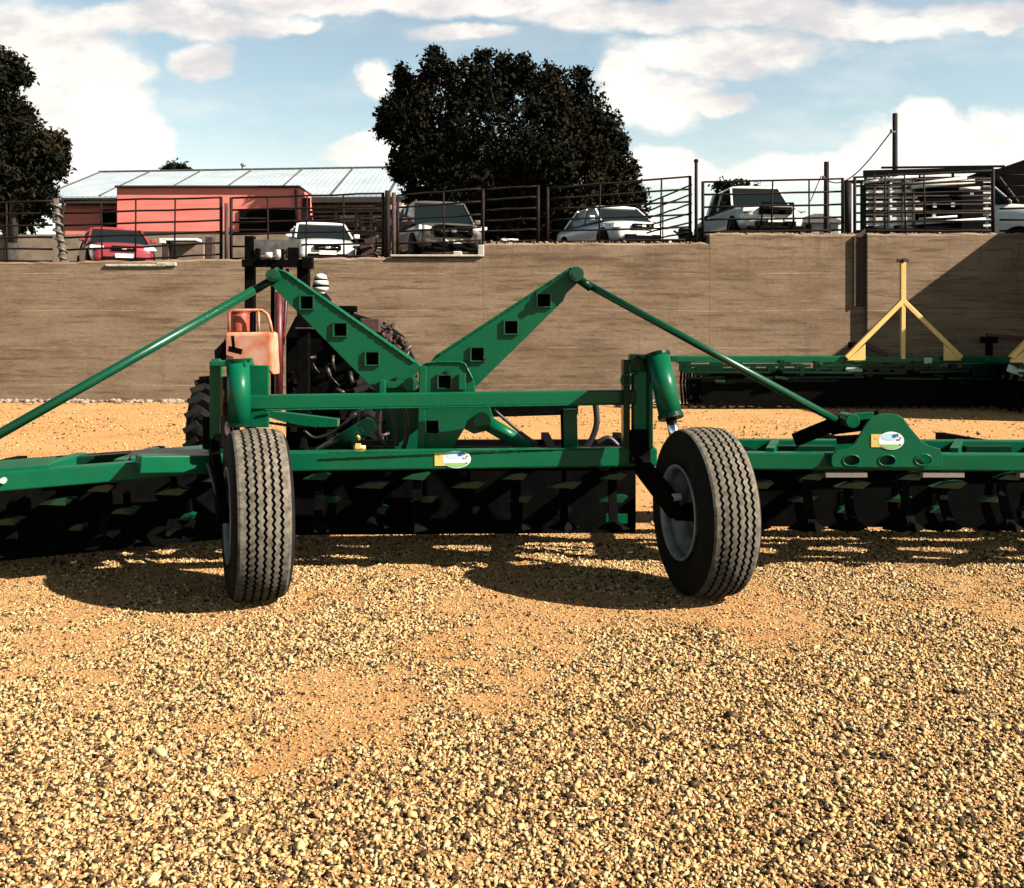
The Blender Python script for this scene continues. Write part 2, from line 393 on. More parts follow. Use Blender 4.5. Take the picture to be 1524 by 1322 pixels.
# retaining wall, three heights, uneven worn top edge
def wall_piece(u0, u1, v0, v1, yf, name, label, thick=.5):
    r = random.Random(int(u0)); x0, x1 = (u0-CU)/F*YW, (u1-CU)/F*YW; n = max(4, int((x1-x0)/.22)); m = MB(); top = []
    for i in range(n+1):
        t = i/n; z = EYE-(v0+(v1-v0)*t-HV)/F*YW
        top.append((x0+(x1-x0)*t, z + r.uniform(-.022, .018)))
    vs = []; 
    for (x, z) in top: vs += [(x, yf, -.3), (x, yf, z-.05), (x, yf+.05, z), (x, yf+thick, z-.01), (x, yf+thick, -.3)]
    fs = [(i*5+j, (i+1)*5+j, (i+1)*5+j+1, i*5+j+1) for i in range(n) for j in range(4)]
    fs += [(0, 1, 2, 3, 4), tuple(n*5+j for j in (4, 3, 2, 1, 0))]
    m.add(vs, fs); o = m.build(name, WALLM); return tag(o, label, 'wall', 'retaining wall sections')
wall_piece(-900, 719, 402, 381, YW, 'retaining_wall', 'brown concrete retaining wall section with the lowest top edge, below the red car')
wall_piece(719.3, 1056, 362, 361, YW+.003, 'retaining_wall', 'middle section of brown retaining wall, under the white sedan')
wall_piece(1056.3, 1288, 347, 348, YW+.001, 'retaining_wall', 'short brown retaining wall section under the white double cab pickup')
wall_piece(1288.3, 2400, 348, 346, YW-.14, 'retaining_wall', 'right retaining wall section half in shadow, standing slightly proud of the rest', .62)
# dark strip put in for the shade cast by the proud wall section
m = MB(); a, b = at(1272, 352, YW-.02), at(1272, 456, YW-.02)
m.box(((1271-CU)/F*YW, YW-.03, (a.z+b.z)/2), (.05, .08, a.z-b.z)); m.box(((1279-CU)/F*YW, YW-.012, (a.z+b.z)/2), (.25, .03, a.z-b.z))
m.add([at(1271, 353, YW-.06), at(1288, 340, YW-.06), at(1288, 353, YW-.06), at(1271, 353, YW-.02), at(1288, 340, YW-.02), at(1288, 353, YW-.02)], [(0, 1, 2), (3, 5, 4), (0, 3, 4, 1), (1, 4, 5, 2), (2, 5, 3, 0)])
tag(m.build('wall_shade_strip', RUST), 'dark vertical strip of painted shade on the wall left of the shadowed section', 'shade strip')
# worn concrete lip at the step of the wall below the grey SUV
m = MB(); m.box(at(650, 382, YW+.2), (2.3, .55, .06)); m.box(at(716, 374, YW+.1), (.16, .3, .3)); m.box(at(681, 378, YW+.1), (.22, .2, .12))
tag(m.build('concrete_kerb', CONC, bevel=.02), 'pale broken concrete kerb on the wall top in front of the grey SUV', 'kerb')
m = MB(); m.box(at(205, 396, YW+.15), (1.5, .4, .07)); m.box(at(250, 394, YW+.1), (.5, .3, .1))
tag(m.build('concrete_kerb', CONC, bevel=.02), 'pale concrete strip on the wall top below the red car', 'kerb')
# ------------------------------------------------------------------ gravel (uncountable): every stone real geometry
nr = np.random.default_rng(3)
def vnoise(x, y, seed, sc):
    q = np.random.default_rng(seed); G = q.random((64, 64)); X, Y = x*sc, y*sc
    xi, yi = np.floor(X).astype(int), np.floor(Y).astype(int); fx, fy = X-xi, Y-yi; fx, fy = fx*fx*(3-2*fx), fy*fy*(3-2*fy)
    g0 = G[xi % 64, yi % 64]*(1-fx)+G[(xi+1) % 64, yi % 64]*fx; g1 = G[xi % 64, (yi+1) % 64]*(1-fx)+G[(xi+1) % 64, (yi+1) % 64]*fx
    return g0*(1-fy)+g1*fy
def patches(x, y):
    n = .36*vnoise(x+50, y+50, 11, 1.3)+.34*vnoise(x+50, y+50, 12, 3.1)+.30*vnoise(x+50, y+50, 13, 8.5)
    b = .22*np.clip((x+.3)/1.2, -.6, 1)+.30*np.clip((4.6-y)/1.3, -1.0, 1)
    return n+np.clip(b, -.06, .22)+.10
def stones(name, label, N, y0, y1, rmed, rsig, thr, seed, spread=.56):
    q = np.random.default_rng(seed)
    y = np.sqrt(q.random(N)*(y1**2-y0**2)+y0**2); x = (q.random(N)*2-1)*(spread*y+.35)
    p = patches(x, y); dn = np.clip((p-thr)/.30, .34, 1); keep = q.random(N) < dn; x, y, dn = x[keep], y[keep], dn[keep]; n = len(x)
    r = np.clip(rmed*np.exp(q.normal(0, rsig, n)), rmed*.4, rmed*3.0)*(.5+.52*dn)
    cube = np.array([[-1, -1, -1], [1, -1, -1], [1, 1, -1], [-1, 1, -1], [-1, -1, 1], [1, -1, 1], [1, 1, 1], [-1, 1, 1]], float)
    jit = 1+q.uniform(-.62, .35, (n, 8, 3)); top = np.ones((n, 8, 1)); V = cube[None]*jit*.72
    V[:, 4:, :2] *= q.uniform(.45, .95, (n, 1, 1))
    V *= np.stack([q.uniform(.9, 2.0, n), q.uniform(.65, 1.2, n), q.uniform(.38, .85, n)], 1)[:, None, :]
    tx, ty = q.normal(0, .5, n), q.normal(0, .5, n); tz = q.uniform(0, 6.283, n)
    def rot(V, ang, i, j):
        c, s_ = np.cos(ang)[:, None], np.sin(ang)[:, None]; a, b = V[:, :, i].copy(), V[:, :, j].copy()
        V[:, :, i] = a*c-b*s_; V[:, :, j] = a*s_+b*c
    rot(V, tx, 1, 2); rot(V, ty, 0, 2); rot(V, tz, 0, 1)
    V *= r[:, None, None]; V[:, :, 0] += x[:, None]; V[:, :, 1] += y[:, None]; V[:, :, 2] += (r*q.uniform(.15, .45, n))[:, None]
    fq = np.array([[0, 3, 2, 1], [4, 5, 6, 7], [0, 1, 5, 4], [1, 2, 6, 5], [2, 3, 7, 6], [3, 0, 4, 7]])
    Fq = (fq[None]+(np.arange(n)*8)[:, None, None]).reshape(-1)
    me = bpy.data.meshes.new(name); me.vertices.add(n*8); me.vertices.foreach_set('co', V.reshape(-1).astype(np.float32))
    me.loops.add(n*24); me.loops.foreach_set('vertex_index', Fq.astype(np.int32)); me.polygons.add(n*6)
    me.polygons.foreach_set('loop_start', np.arange(0, n*24, 4, dtype=np.int32)); me.update(calc_edges=True); me.validate()
    me.materials.append(GRAVM); o = bpy.data.objects.new(name, me); COL.objects.link(o)
    return tag(o, label, 'gravel', kind='stuff')
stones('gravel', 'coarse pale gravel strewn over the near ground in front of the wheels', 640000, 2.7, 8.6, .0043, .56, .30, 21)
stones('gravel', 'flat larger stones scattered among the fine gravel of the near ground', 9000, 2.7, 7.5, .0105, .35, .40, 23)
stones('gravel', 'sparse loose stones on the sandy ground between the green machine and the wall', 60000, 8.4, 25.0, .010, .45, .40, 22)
m = MB(); q = random.Random(5)                    # rubble band along the foot of the wall
def rock(m, c, r, q):
    bm = bmesh.new(); bmesh.ops.create_icosphere(bm, subdivisions=1, radius=r)
    for v in bm.verts: v.co = Vector((v.co.x*q.uniform(.7, 1.3), v.co.y*q.uniform(.7, 1.2), v.co.z*q.uniform(.5, .9)))+Vector(c)
    bm.verts.index_update(); m.add([v.co.copy() for v in bm.verts], [[w.index for w in f.verts] for f in bm.faces]); bm.free()
for i in range(520):
    u = q.uniform(-60, 1010); Y = YW-.02-abs(q.gauss(0, .22)); r = q.uniform(.03, .10); rock(m, ((u-CU)/F*Y, Y-r, r*.35), r, q)
mt = MB(); q2 = random.Random(15)
for i in range(620):
    u = q2.uniform(-40, 1530); vt = (395-14*(u/719)) if u < 719 else 361 if u < 1056 else 348
    r = q2.uniform(.008, .032)*(1 if q2.random() < .92 else 1.8); p = at(u, vt, YW+q2.uniform(.02, .4)-(.14 if u > 1288 else 0)); rock(mt, p+Vector((0, 0, r*.1)), r, q2)
tag(mt.build('soil_clods', CLAYR), 'crumbled soil and small stones lying along the top of the retaining wall', 'soil', kind='stuff')
tag(m.build('rubble', CLAYR), 'band of broken stones lying along the foot of the retaining wall', 'rubble', kind='stuff')

# ================================================================== CULTIVATOR
GR0 = Vector((0, 7.0, 0))
cv = thing('folding_cultivator', 'large dark green folding cultivator with two castor wheels and raised folding arms, on the gravel', 'cultivator', GR0)
XV = Vector((1, 0, 0)); YV = Vector((0, 1, 0))
def cyl(p, q, r, name, m, par, n=24):
    return MB().tube([p, q], r, n).build(name, m, par)
# main beams
L0, L1 = at(414, 686, 6.80), at(975, 679, 7.06)
MB().beam(L0, L1, .14, .128).build('main_beam', GREEN, cv, bevel=.012)
U0, U1 = at(352, 599, 6.84), at(945, 590.5, 7.1)
MB().beam(U0, U1, .10, .098).build('upper_beam', GREEN, cv, bevel=.01)
# left post: plates and lift cylinder above the left wheel
m = MB(); m.box(at(385, 590, 6.83), (.14, .03, .42)); m.box(at(322, 600, 6.85), (.03, .22, .58)); m.box(at(345, 541, 6.66), (.24, .2, .035)); m.box(at(368, 560, 6.88), (.03, .2, .25))
m.box(at(322, 590, 6.7), (.05, .05, .5))
m.build('wheel_post', GREEN, cv, bevel=.006)
lc = cyl(at(354, 537, 6.62), at(357, 631, 6.58), .074, 'lift_cylinder', GREEN, cv, 32)
m = MB(); m.disc(at(354, 536.5, 6.62), Vector((0, 0, 1)), .08, .02); m.disc(at(357, 632, 6.58), ZUP, .08, .025); m.build_each('cylinder_cap', DGREEN, lc)
# right post
m = MB(); m.box(at(931, 612, 7.05), (.045, .16, .72)); m.box(at(950, 612, 7.12), (.10, .03, .74)); m.box(at(966, 600, 6.98), (.03, .18, .62)); m.box(at(948, 540, 7.0), (.11, .12, .12)); m.box(at(970, 531, 6.9), (.18, .18, .03))
m.build('wheel_post', DGREEN, cv, bevel=.006)
m = MB()
for (u, v) in ((944, 548), (932, 566)):
    c = at(u, v, 6.95); m.tube([c+Vector((math.cos(t)*.032, 0, math.sin(t)*.038)) for t in [i*math.pi/6 for i in range(13)]], .011, 8, caps=False)
m.build_each('lifting_ring', GREEN, cv)
lc = cyl(at(979, 529, 6.82), at(998, 619, 6.70), .078, 'lift_cylinder', GREEN, cv, 32)
m = MB(); d = (at(998, 619, 6.70)-at(979, 529, 6.82)).normalized(); m.disc(at(998, 620, 6.70), d, .086, .03); m.disc(at(979, 528.5, 6.82), d, .084, .02); m.build_each('cylinder_cap', DGREEN, lc)
cyl(at(998, 620, 6.70), at(1008, 668, 6.66), .036, 'piston_rod', CHROME, cv)

# wheels (both turned the same way on their castors)
WA = Vector((-math.cos(R(18)), -math.sin(R(18)), 0))     # axle direction, pointing to the rim side
def make_wheel(c, yaw, rad=.535, Wd=.34, NT_=288):
    WA = Vector((-math.cos(R(yaw)), -math.sin(R(yaw)), 0))
    root = bpy.data.objects.new('wheel', None); COL.objects.link(root); root.parent = cv; root.location = Vector(c)-GR0
    # tyre: rounded section with five zigzag grooves cut in the tread
    half = [(.285, .155), (.30, .172), (.36, .188), (.43, .190), (.475, .184), (.498, .174), (.513, .160), (.521, .146)]
    sc = rad/.535
    prof = [(r*sc, -w*Wd/.36, 1, 0) for r, w in half]
    gr = [-.096, -.048, 0, .048, .096]; gw = .0088; gd = .020
    for gi, g0 in enumerate(gr):
        cr = rad-.009*(abs(g0)/.096)**2
        prof += [(cr, (g0-gw), 0, 1), (cr-gd, (g0-gw*.7), 1, 1), (cr-gd, (g0+gw*.7), 1, 1), (cr, (g0+gw), 0, 1)]
        if gi < 4: prof += [(rad-.009*((abs(g0+.024))/.096)**2, g0+.024, 0, 0)]
    prof += [(r*sc, w*Wd/.36, 1, 0) for r, w in half[::-1]]
    m = MB(); vs = []; M_ = len(prof); a, b = frame_of(WA)
    for j in range(NT_):
        t = 2*math.pi*j/NT_; dd = a*math.cos(t)+b*math.sin(t); ph = (j % 4)/4.0
        zz = (1-abs(2*ph-1)*2)*.0062
        for (r, w, _, z_) in prof: vs.append(Vector(c)+dd*r+WA*(w+(zz if z_ else 0)))
    fs = []; mi = []
    for j in range(NT_):
        for i in range(M_-1):
            fs.append((j*M_+i, j*M_+i+1, ((j+1) % NT_)*M_+i+1, ((j+1) % NT_)*M_+i))
            tread = prof[i][0] > rad*.955 and prof[i+1][0] > rad*.955 and not (prof[i][2] and prof[i][3]) and not (prof[i+1][2] and prof[i+1][3])
            mi.append(1 if tread else 0)
    m.add(vs, fs, 0, False); m.mi = mi; m.sm = [x == 0 for x in mi]
    m.build('tyre', [RUBBER, TREAD], root)
    m = MB()
    m.lathe([(.290, .160), (.303, .172), (.300, .182), (.286, .180), (.276, .165), (.270, .135), (.274, .125), (.274, .105), (.262, .095), (.252, .02)], c, WA, 56)
    m.lathe([(.290, -.165), (.303, -.182), (.272, -.165), (.25, -.03), (.1, -.035), (.0005, -.035)], c, WA, 48)
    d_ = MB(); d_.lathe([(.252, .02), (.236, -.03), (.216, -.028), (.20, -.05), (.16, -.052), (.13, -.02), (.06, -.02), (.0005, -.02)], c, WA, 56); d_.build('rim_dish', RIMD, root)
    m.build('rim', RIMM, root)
    m = MB(); m.lathe([(.09, -.02), (.09, .05), (.06, .07), (.055, .13), (.0005, .135)], c, WA, 24); m.build('hub', BLACK, root)
    m = MB()
    for i in range(8):
        t = i*math.pi/4+.3; p = Vector(c)+(a*math.cos(t)+b*math.sin(t))*.145; m.tube([p-WA*.04, p+WA*.0], .013, 6)
    m.build_each('wheel_nut', STEELW, root)
    return root
CL, CR = Vector((-1.605, 6.32, .535)), Vector((1.215, 6.40, .535))
make_wheel(CL, 20, Wd=.345); make_wheel(CR, 12, Wd=.325)
# castor arms into the rims
m = MB(); e = CR+WA*.20; m.tube([CR+WA*.1, e], .05, 16); k0 = at(952, 690, 6.98)
m.beam(e+Vector((0, 0, .03)), k0, .06, .15); m.beam(k0, at(952, 640, 7.02), .12, .14);
m.build('castor_arm', BLACK, cv, bevel=.01)
m = MB(); m.disc(CR+WA*.21+Vector((.02, 0, .10)), WA, .024, .05, 12); m.build('grease_cap', STEELW, cv)
m = MB(); e = CL+WA*.20; m.tube([CL+WA*.1, e], .05, 16); k0 = at(318, 668, 6.75)
m.beam(e, k0, .06, .15); m.beam(k0, at(318, 620, 6.8), .05, .14); m.build('castor_arm', BLACK, cv, bevel=.01)
MB().tube([at(309, 690, 6.55), at(326, 748, 6.35)], .011, 8).build('link_rod', GREYST, cv)

# folding arms: hollow plates with square collared windows
def pl(pts, Y): return [at(u, v, Y) for u, v in pts]
def sqhole(u, v, Y, s=9.5, tilt=0.0):
    c = [(-s, -s), (s, -s), (s, s), (-s, s)]
    return [at(u+x*math.cos(tilt)-y*math.sin(tilt), v+x*math.sin(tilt)+y*math.cos(tilt), Y) for x, y in c]
def circ(u, v, Y, r, r2=None, n=20): return [at(u+r*math.cos(2*math.pi*i/n), v+(r2 or r)*math.sin(2*math.pi*i/n), Y) for i in range(n)]
def arm(name, outline, holes, Y, dep, tilt=0.0):
    o = MB().prism([pl(outline, Y)]+[sqhole(u, v, Y, 9.3, tilt) for u, v in holes], (0, dep, 0)).build(name, GREEN, cv, bevel=.004)
    mb = MB(); mk = MB()
    for u, v in holes:
        mb.prism([sqhole(u, v, Y-.018, 11.6, tilt), sqhole(u, v, Y-.018, 9.0, tilt)], (0, .028, 0))
        mk.prism([sqhole(u, v, Y+dep*.8, 9.6, tilt)], (0, .01, 0))  # black plates paint the shade inside the hollow arm
    if holes:
        mb.build_each('window_collar', RODG, o, bevel=.003); mk.build_each('window_backing', BLACK, o)
    return o
al = [(397, 412), (399, 405), (405, 400.5), (413, 400), (424, 403.5), (622, 541), (628, 548), (588, 588), (566, 588), (548, 572), (403, 424), (398, 419)]
arm('folding_arm', al, [(456, 450.5), (506, 491), (553.5, 534)], 7.42, .13)
ar = [(648, 529), (846, 399.5), (853, 396.5), (861, 397), (867, 403), (868, 410), (864, 417), (843, 437), (838, 448), (706, 578), (640, 580), (634, 548)]
arm('folding_arm', ar, [(809.5, 447), (760.5, 487.5), (710.5, 527.5)], 7.46, .13)
m = MB(); m.disc(at(857, 409, 7.44), YV, .052, .20); m.disc(at(857, 409, 7.34), YV, .026, .05); m.disc(at(409, 411, 7.42), YV, .046, .19); m.disc(at(409, 411, 7.32), YV, .022, .05)
m.build_each('pivot_pin', RODG, cv)
# centre hub plates
hb = [(623, 548), (634, 540), (648, 537.5), (685, 537.5), (692, 541), (706, 568), (708, 590), (690, 640), (660, 690), (622, 690)]
arm('centre_plate', hb, [(661.5, 568.5), (643, 636)], 7.20, .05)
arm('centre_plate', [(700, 606), (728, 604), (735, 625), (722, 642), (705, 646), (640, 612)], [], 7.28, .08)
arm('centre_plate', [(560, 590), (626, 575), (632, 690), (596, 690)], [], 7.75, .05)
m = MB(); m.beam(at(630, 545, 7.15), at(626, 690, 7.15), .03, .05); m.box(at(688, 568, 7.17), (.05, .05, .12)); m.disc(at(612, 572, 7.3), YV, .05, .2); m.box(at(585, 572, 7.5), (.22, .2, .05)); m.box(at(570, 580, 7.38), (.04, .1, .14))
m.build_each('hinge_lug', GREEN, cv, bevel=.004)
for (u, v, Y) in ((577, 575, 7.41), (592, 562, 7.41), (668, 552, 7.19), (684, 580, 7.19), (641, 600, 7.19), (655, 655, 7.19), (690, 556, 7.45), (722, 532, 7.45), (632, 660, 7.19), (560, 571, 7.41)):
    MB().lathe([(.0005, -.016), (.016, -.016), (.019, -.004), (.019, .0)], at(u, v, Y), YV, 6, sm=False).build('bolt', RODG, cv)
def weld(pts, r=.0085, seed=1):
    q_ = random.Random(seed); Q = []; RR = []
    for a, b in zip(pts, pts[1:]):
        n_ = max(3, int((b-a).length/.012))
        for i in range(n_): Q.append(a.lerp(b, i/n_)); RR.append(r*q_.uniform(.7, 1.25))
    return MB().tube(Q, RR, 6)
weld(pl([(404, 405), (414, 402), (424, 405), (618, 541)], 7.415)).build('weld_seam', GREEN, cv)
weld(pl([(852, 398), (650, 531)], 7.455), seed=2).build('weld_seam', GREEN, cv)
weld(pl([(634, 541.5), (648, 539), (685, 539), (692, 542), (705, 568)], 7.195), seed=3).build('weld_seam', GREEN, cv)
weld([L0+Vector((.35, -.07, .064)), L1+Vector((-.1, -.07, .064))], .006, 4).build('weld_seam', GREEN, cv)
weld([U0+Vector((.2, -.05, -.049)), U1+Vector((-.05, -.05, -.049))], .006, 5).build('weld_seam', GREEN, cv)
# hydraulic rams low in the frame
def ram(a, b, c, r, nm=GREEN):
    cyl(a, b, r, 'ram_barrel', nm, cv); cyl(b, c, r*.55, 'ram_rod', CHROME, cv, 16)
ram(at(722, 628, 7.25), at(790, 668, 7.4), at(815, 683, 7.5), .055)
ram(at(545, 636, 7.25), at(478, 676, 7.45), at(462, 688, 7.6), .06, DGREEN)
m = MB(); m.disc(at(718, 626, 7.26), YV, .062, .12); m.disc(at(548, 635, 7.26), YV, .062, .12); m.build_each('ram_knuckle', DGREEN, cv)
MB().beam(at(722, 612, 7.5), at(860, 608, 7.5), .1, .085).build('cross_member', BLACK, cv, bevel=.008)
m = MB(); m.beam(at(848, 609, 7.35), at(850, 690, 7.35), .10, .10); m.build('frame_post', GREEN, cv, bevel=.006)
m = MB(); m.beam(at(840, 609, 7.40), at(842, 690, 7.40), .03, .06); m.beam(at(760, 640, 7.42), at(805, 690, 7.5), .012, .012); m.build_each('frame_bracket', BLACK, cv)
# bowed leaf spring behind the left wheel
m = MB(); pp = [at(386+ t*118, 612+13*t+6*math.sin(t*2.4), 7.4) for t in [i/8 for i in range(9)]]
for i in range(8): m.beam(pp[i], pp[i+1], .09, .03+.05*math.sin(i/8*2.6), h2=.03+.05*math.sin((i+1)/8*2.6))
m.build('leaf_spring', GREEN, cv, bevel=.003)
m = MB()
for pts, r in ([[(886, 600), (888, 630), (880, 655), (868, 672)], .022], [[(575, 600), (588, 640), (590, 664)], .018], [[(598, 590), (606, 640), (600, 668)], .018],
               [[(540, 606), (532, 640), (520, 665)], .014], [[(390, 628), (440, 634), (500, 634)], .010], [[(452, 640), (470, 652), (500, 640), (530, 615)], .012],
               [[(735, 610), (770, 640), (800, 662)], .012], [[(585, 586), (566, 600), (560, 640), (575, 665)], .016], [[(888, 660), (905, 652), (920, 664)], .02]):
    P_ = [at(u, v, 7.38) for u, v in pts]; Q = []
    for i in range(len(P_)-1):
        p0, p1, p2, p3 = P_[max(i-1, 0)], P_[i], P_[i+1], P_[min(i+2, len(P_)-1)]
        for t in [j/5 for j in range(5)]: Q.append(.5*((2*p1)+(p2-p0)*t+(2*p0-5*p1+4*p2-p3)*t*t+(3*p1-p0-3*p2+p3)*t**3))
    m.tube(Q+[P_[-1]], r, 8)
m.build_each('hydraulic_hose', HOSE, cv)
m = MB(); m.box(at(533, 664, 7.0), (.035, .04, .035)); m.tube([at(535, 655, 7.0), at(532, 648, 7.0)], .012, 8); m.tube([at(526, 666, 7.0), at(544, 666, 7.0)], .014, 8); m.build('grease_fitting', YELLOW, cv)
# wings
def wing_pt(x): t = (x+2.02)/-1.23; return Vector((x, 6.85-.45*t, .782-.054*t))
WL0, WL1 = wing_pt(-1.95), wing_pt(-5.2)
MB().beam(WL0, WL1, .12, .118).build('wing_beam', GREEN, cv, bevel=.01)
m = MB(); m.beam(at(325, 688.5, 6.80), at(205, 690, 6.52), .16, .112); m.build('wing_sleeve', GREEN, cv, bevel=.008)
MB().beam(WL0+Vector((.1, .62, .02)), WL1+Vector((0, .66, .02)), .1, .1).build('wing_rail', DGREEN, cv, bevel=.008)
m = MB()
for (x0, x1) in ((-2.62, -2.15), (-4.1, -3.08)): m.beam(wing_pt(x0)+Vector((0, .3, .07)), wing_pt(x1)+Vector((0, .3, .07)), .5, .02)
for x in (-2.62, -3.08, -3.9): m.beam(wing_pt(x)+Vector((0, .1, .03)), wing_pt(x)+Vector((0, .75, .04)), .08, .08)
m.build_each('wing_cross_plate', GREEN, cv, bevel=.004)
m = MB(); m.disc(wing_pt(-3.2)+Vector((0, -.075, .01)), Vector((.3, -1, 0)), .02, .03, 8); m.build('wing_bolt', STEELW, cv)
RA, RB = at(1100, 685, 7.1), at(1900, 690, 6.95)
MB().beam(RA, RB, .12, .118).build('wing_beam', GREEN, cv, bevel=.01)
MB().beam(at(1075, 663, 7.75), at(1900, 667, 7.6), .1, .1).build('wing_rail', GREEN, cv, bevel=.008)
m = MB()
for u in (1146, 1420, 1560, 1720): m.beam(at(u, 676, 7.12), at(u+8, 662, 7.75), .06, .09)
m.build_each('wing_strut', GREEN, cv, bevel=.004)
m = MB()
for (u0, u1) in ((1150, 1240), (1432, 1500), (1600, 1690)): m.box((at(u0, 668, 7.55)+at(u1, 668, 7.55))/2, (at(u1, 668, 7.55).x-at(u0, 668, 7.55).x, .12, .05))
m.build_each('wing_cross_plate', DGREEN, cv, bevel=.004)
bp = [(1240, 696), (1237, 690), (1238, 679), (1244, 672), (1258, 668), (1272, 661), (1287, 635), (1296, 623), (1308, 617), (1322, 615.5), (1336, 617), (1345, 623), (1355, 637), (1372, 657), (1382, 663), (1398, 668), (1403, 676), (1403, 696)]
br = MB().prism([pl(bp, 6.93), circ(1267, 685.5, 6.93, 12.5, 8), circ(1320, 685.5, 6.93, 12.5, 8), circ(1374, 684.5, 6.93, 12.5, 8)], (0, .022, 0)).build('bracket_plate', GREEN, cv, bevel=.004)
m = MB()
for u, v in ((1267, 685.5), (1320, 685.5), (1374, 684.5)): m.tube(circ(u, v, 6.93, 12.8, 8.3)+[circ(u, v, 6.93, 12.8, 8.3)[0]], .006, 6, caps=False)
m.build_each('hole_collar', GREEN, br)
MB().prism([pl([(1290, 672), (1300, 634), (1322, 620), (1340, 628), (1365, 672)], 7.24)], (0, .02, 0)).build('bracket_plate', DGREEN, cv)
m = MB(); m.beam(at(1183, 655, 7.5), at(1240, 632, 7.3), .05, .10); m.beam(at(1235, 634, 7.3), at(1310, 624, 7.18), .07, .13); m.beam(at(1245, 655, 7.35), at(1300, 652, 7.3), .05, .06); m.build('wing_lever', BLACK, cv, bevel=.008)
m = MB(); m.disc(at(1262, 625, 7.2), YV, .05, .22); m.beam(at(1258, 622, 7.12), at(1300, 618, 7.12), .03, .05); m.build('lever_pin', GREEN, cv, bevel=.004)
# tie rods
cyl(at(403, 418, 7.40), at(372, 436, 7.36), .030, 'rod_end', DGREEN, cv, 16)
MB().tube([at(378, 432, 7.36), at(-118, 712, 6.32)], .033, 16).build('tie_rod', RODG, cv)
cyl(at(860, 415, 7.42), at(880, 429, 7.41), .032, 'rod_end', DGREEN, cv, 16)
MB().tube([at(868, 420, 7.42), at(1245, 626, 7.22)], .028, 16).build('tie_rod', RODG, cv)
# stickers
def sticker(u, v, Y, w, h, yaw=0.0):
    c = at(u, v, Y); ex = Vector((math.cos(yaw), math.sin(yaw), 0)); s_ = Y/F
    def P(x, y, o): return c+ex*x*s_+ZUP*y*s_+Vector((0, -.001*o, 0))
    def ell(cx, cy, a, b, o, n=32, t0=0, t1=2*math.pi): return [P(cx+a*math.cos(t0+(t1-t0)*i/n), cy+b*math.sin(t0+(t1-t0)*i/n), o) for i in range(n+(0 if t1-t0 > 6 else 1))]
    mb = MB()
    def face(pts, mi): mb.prism([pts], (0, .0009, 0), mi)
    face([P(-w/2, -h*.36, 1), P(-w*.15, -h*.36, 1), P(-w*.15, h*.36, 1), P(-w/2, h*.36, 1)], 1)
    face(ell(w*.11, 0, w*.39, h*.5, 2), 0)
    face(ell(w*.11, 0, w*.37, h*.46, 3, 24, math.pi*1.15, math.pi*1.85), 2)
    face(ell(w*.05, h*.2, w*.24, h*.18, 3, 20), 5)
    face(ell(w*.2, h*.26, w*.07, h*.10, 4, 16), 3)
    face(ell(w*.2+4, h*.34, w*.05, h*.04, 5, 12), 3)
    for dx_, dy_ in ((.29, .05), (.35, .05), (.31, .25), (.39, .16), (.37, -.22)): face(ell(w*dx_, h*dy_, 1.1, 1.2, 4, 8), 4)
    face([P(-w*.42, h*.16, 2), P(-w*.36, h*.05, 2), P(-w*.30, h*.16, 2), P(-w*.36, h*.10, 2)], 6)
    return mb.build('sticker', [STW, STY, STG, STB, STK, STLB, ORANGE], cv)
sdirx = (L1-L0).normalized(); yw = math.atan2(sdirx.y, sdirx.x)
cB = L0+(L1-L0)*((673.5-414)/(975-414)*.985)
ycen = cB.y-.0745
sticker(674, 683.5, ycen, 54, 27, yw)
sticker(1321, 656, 6.927, 49, 27)

# tines: four staggered rows of sprung shanks, blackened for the shade under the frame, hung on green clamps behind and below the beams
def tine(x, y, zt_, zb_, w, root):
    t = MB(); h = zt_-zb_; pts = [(0, .02, .12), (0, .05, 0), (0, .09, -.3*h), (0, .04, -.65*h), (0, -.06, -h)]
    P_ = [Vector((x, y, zt_))+Vector(p) for p in pts]
    for i in range(4): t.beam(P_[i], P_[i+1], .06, .03)
    e = P_[-1]; t.add([e+Vector(v) for v in ((0, -.08, -.02), (.12, .06, -.02), (0, .03, -.02), (-.12, .06, -.02), (0, -.05, .03), (.02, .04, .045), (-.02, .04, .045))],
                      [(0, 1, 2, 3), (0, 4, 1), (0, 3, 4), (4, 5, 1), (4, 3, 6), (4, 6, 5), (1, 5, 2), (2, 6, 3), (2, 5, 6)])
    o = t.build('tine', BLACK, root)
    c = MB(); hw = w/2
    c.prism([[Vector((x-hw, y-.05, zt_-.018)), Vector((x+hw*.55, y-.05, zt_-.026)), Vector((x+hw, y-.05, zt_+.02)), Vector((x+hw*.5, y-.05, zt_+.03)), Vector((x-hw*.3, y-.05, zt_+.018))]], (0, .09, 0))
    c.build('tine_clamp', RODG, o, bevel=.004); return o
def wing_off(x): return 0.0 if x > -1.9 else -.36*(-1.9-x)
def droop(x): return 0.0 if x > -1.9 else .04*(-1.9-x)
trows = [(7.16, .0, .655, .30, .20), (7.36, .36, .565, .27, .26), (7.47, .03, .445, .24, .21), (7.64, .38, .335, .21, .12)]
for (yr, ph, zt_, zb_, w) in trows:
    proto = None; x = -5.0+ph+.12
    while x < 5.4:
        if not (-2.05 < x < -1.55 or 1.0 < x < 1.6):
            p = Vector((x, yr+wing_off(x), zt_-droop(x)))
            if proto is None: proto = tine(p.x, p.y, p.z, p.z-(zt_-zb_), w, cv); p0 = p
            else: copy_tree(proto, cv).location = p-p0
        x += .70
tb = MB()
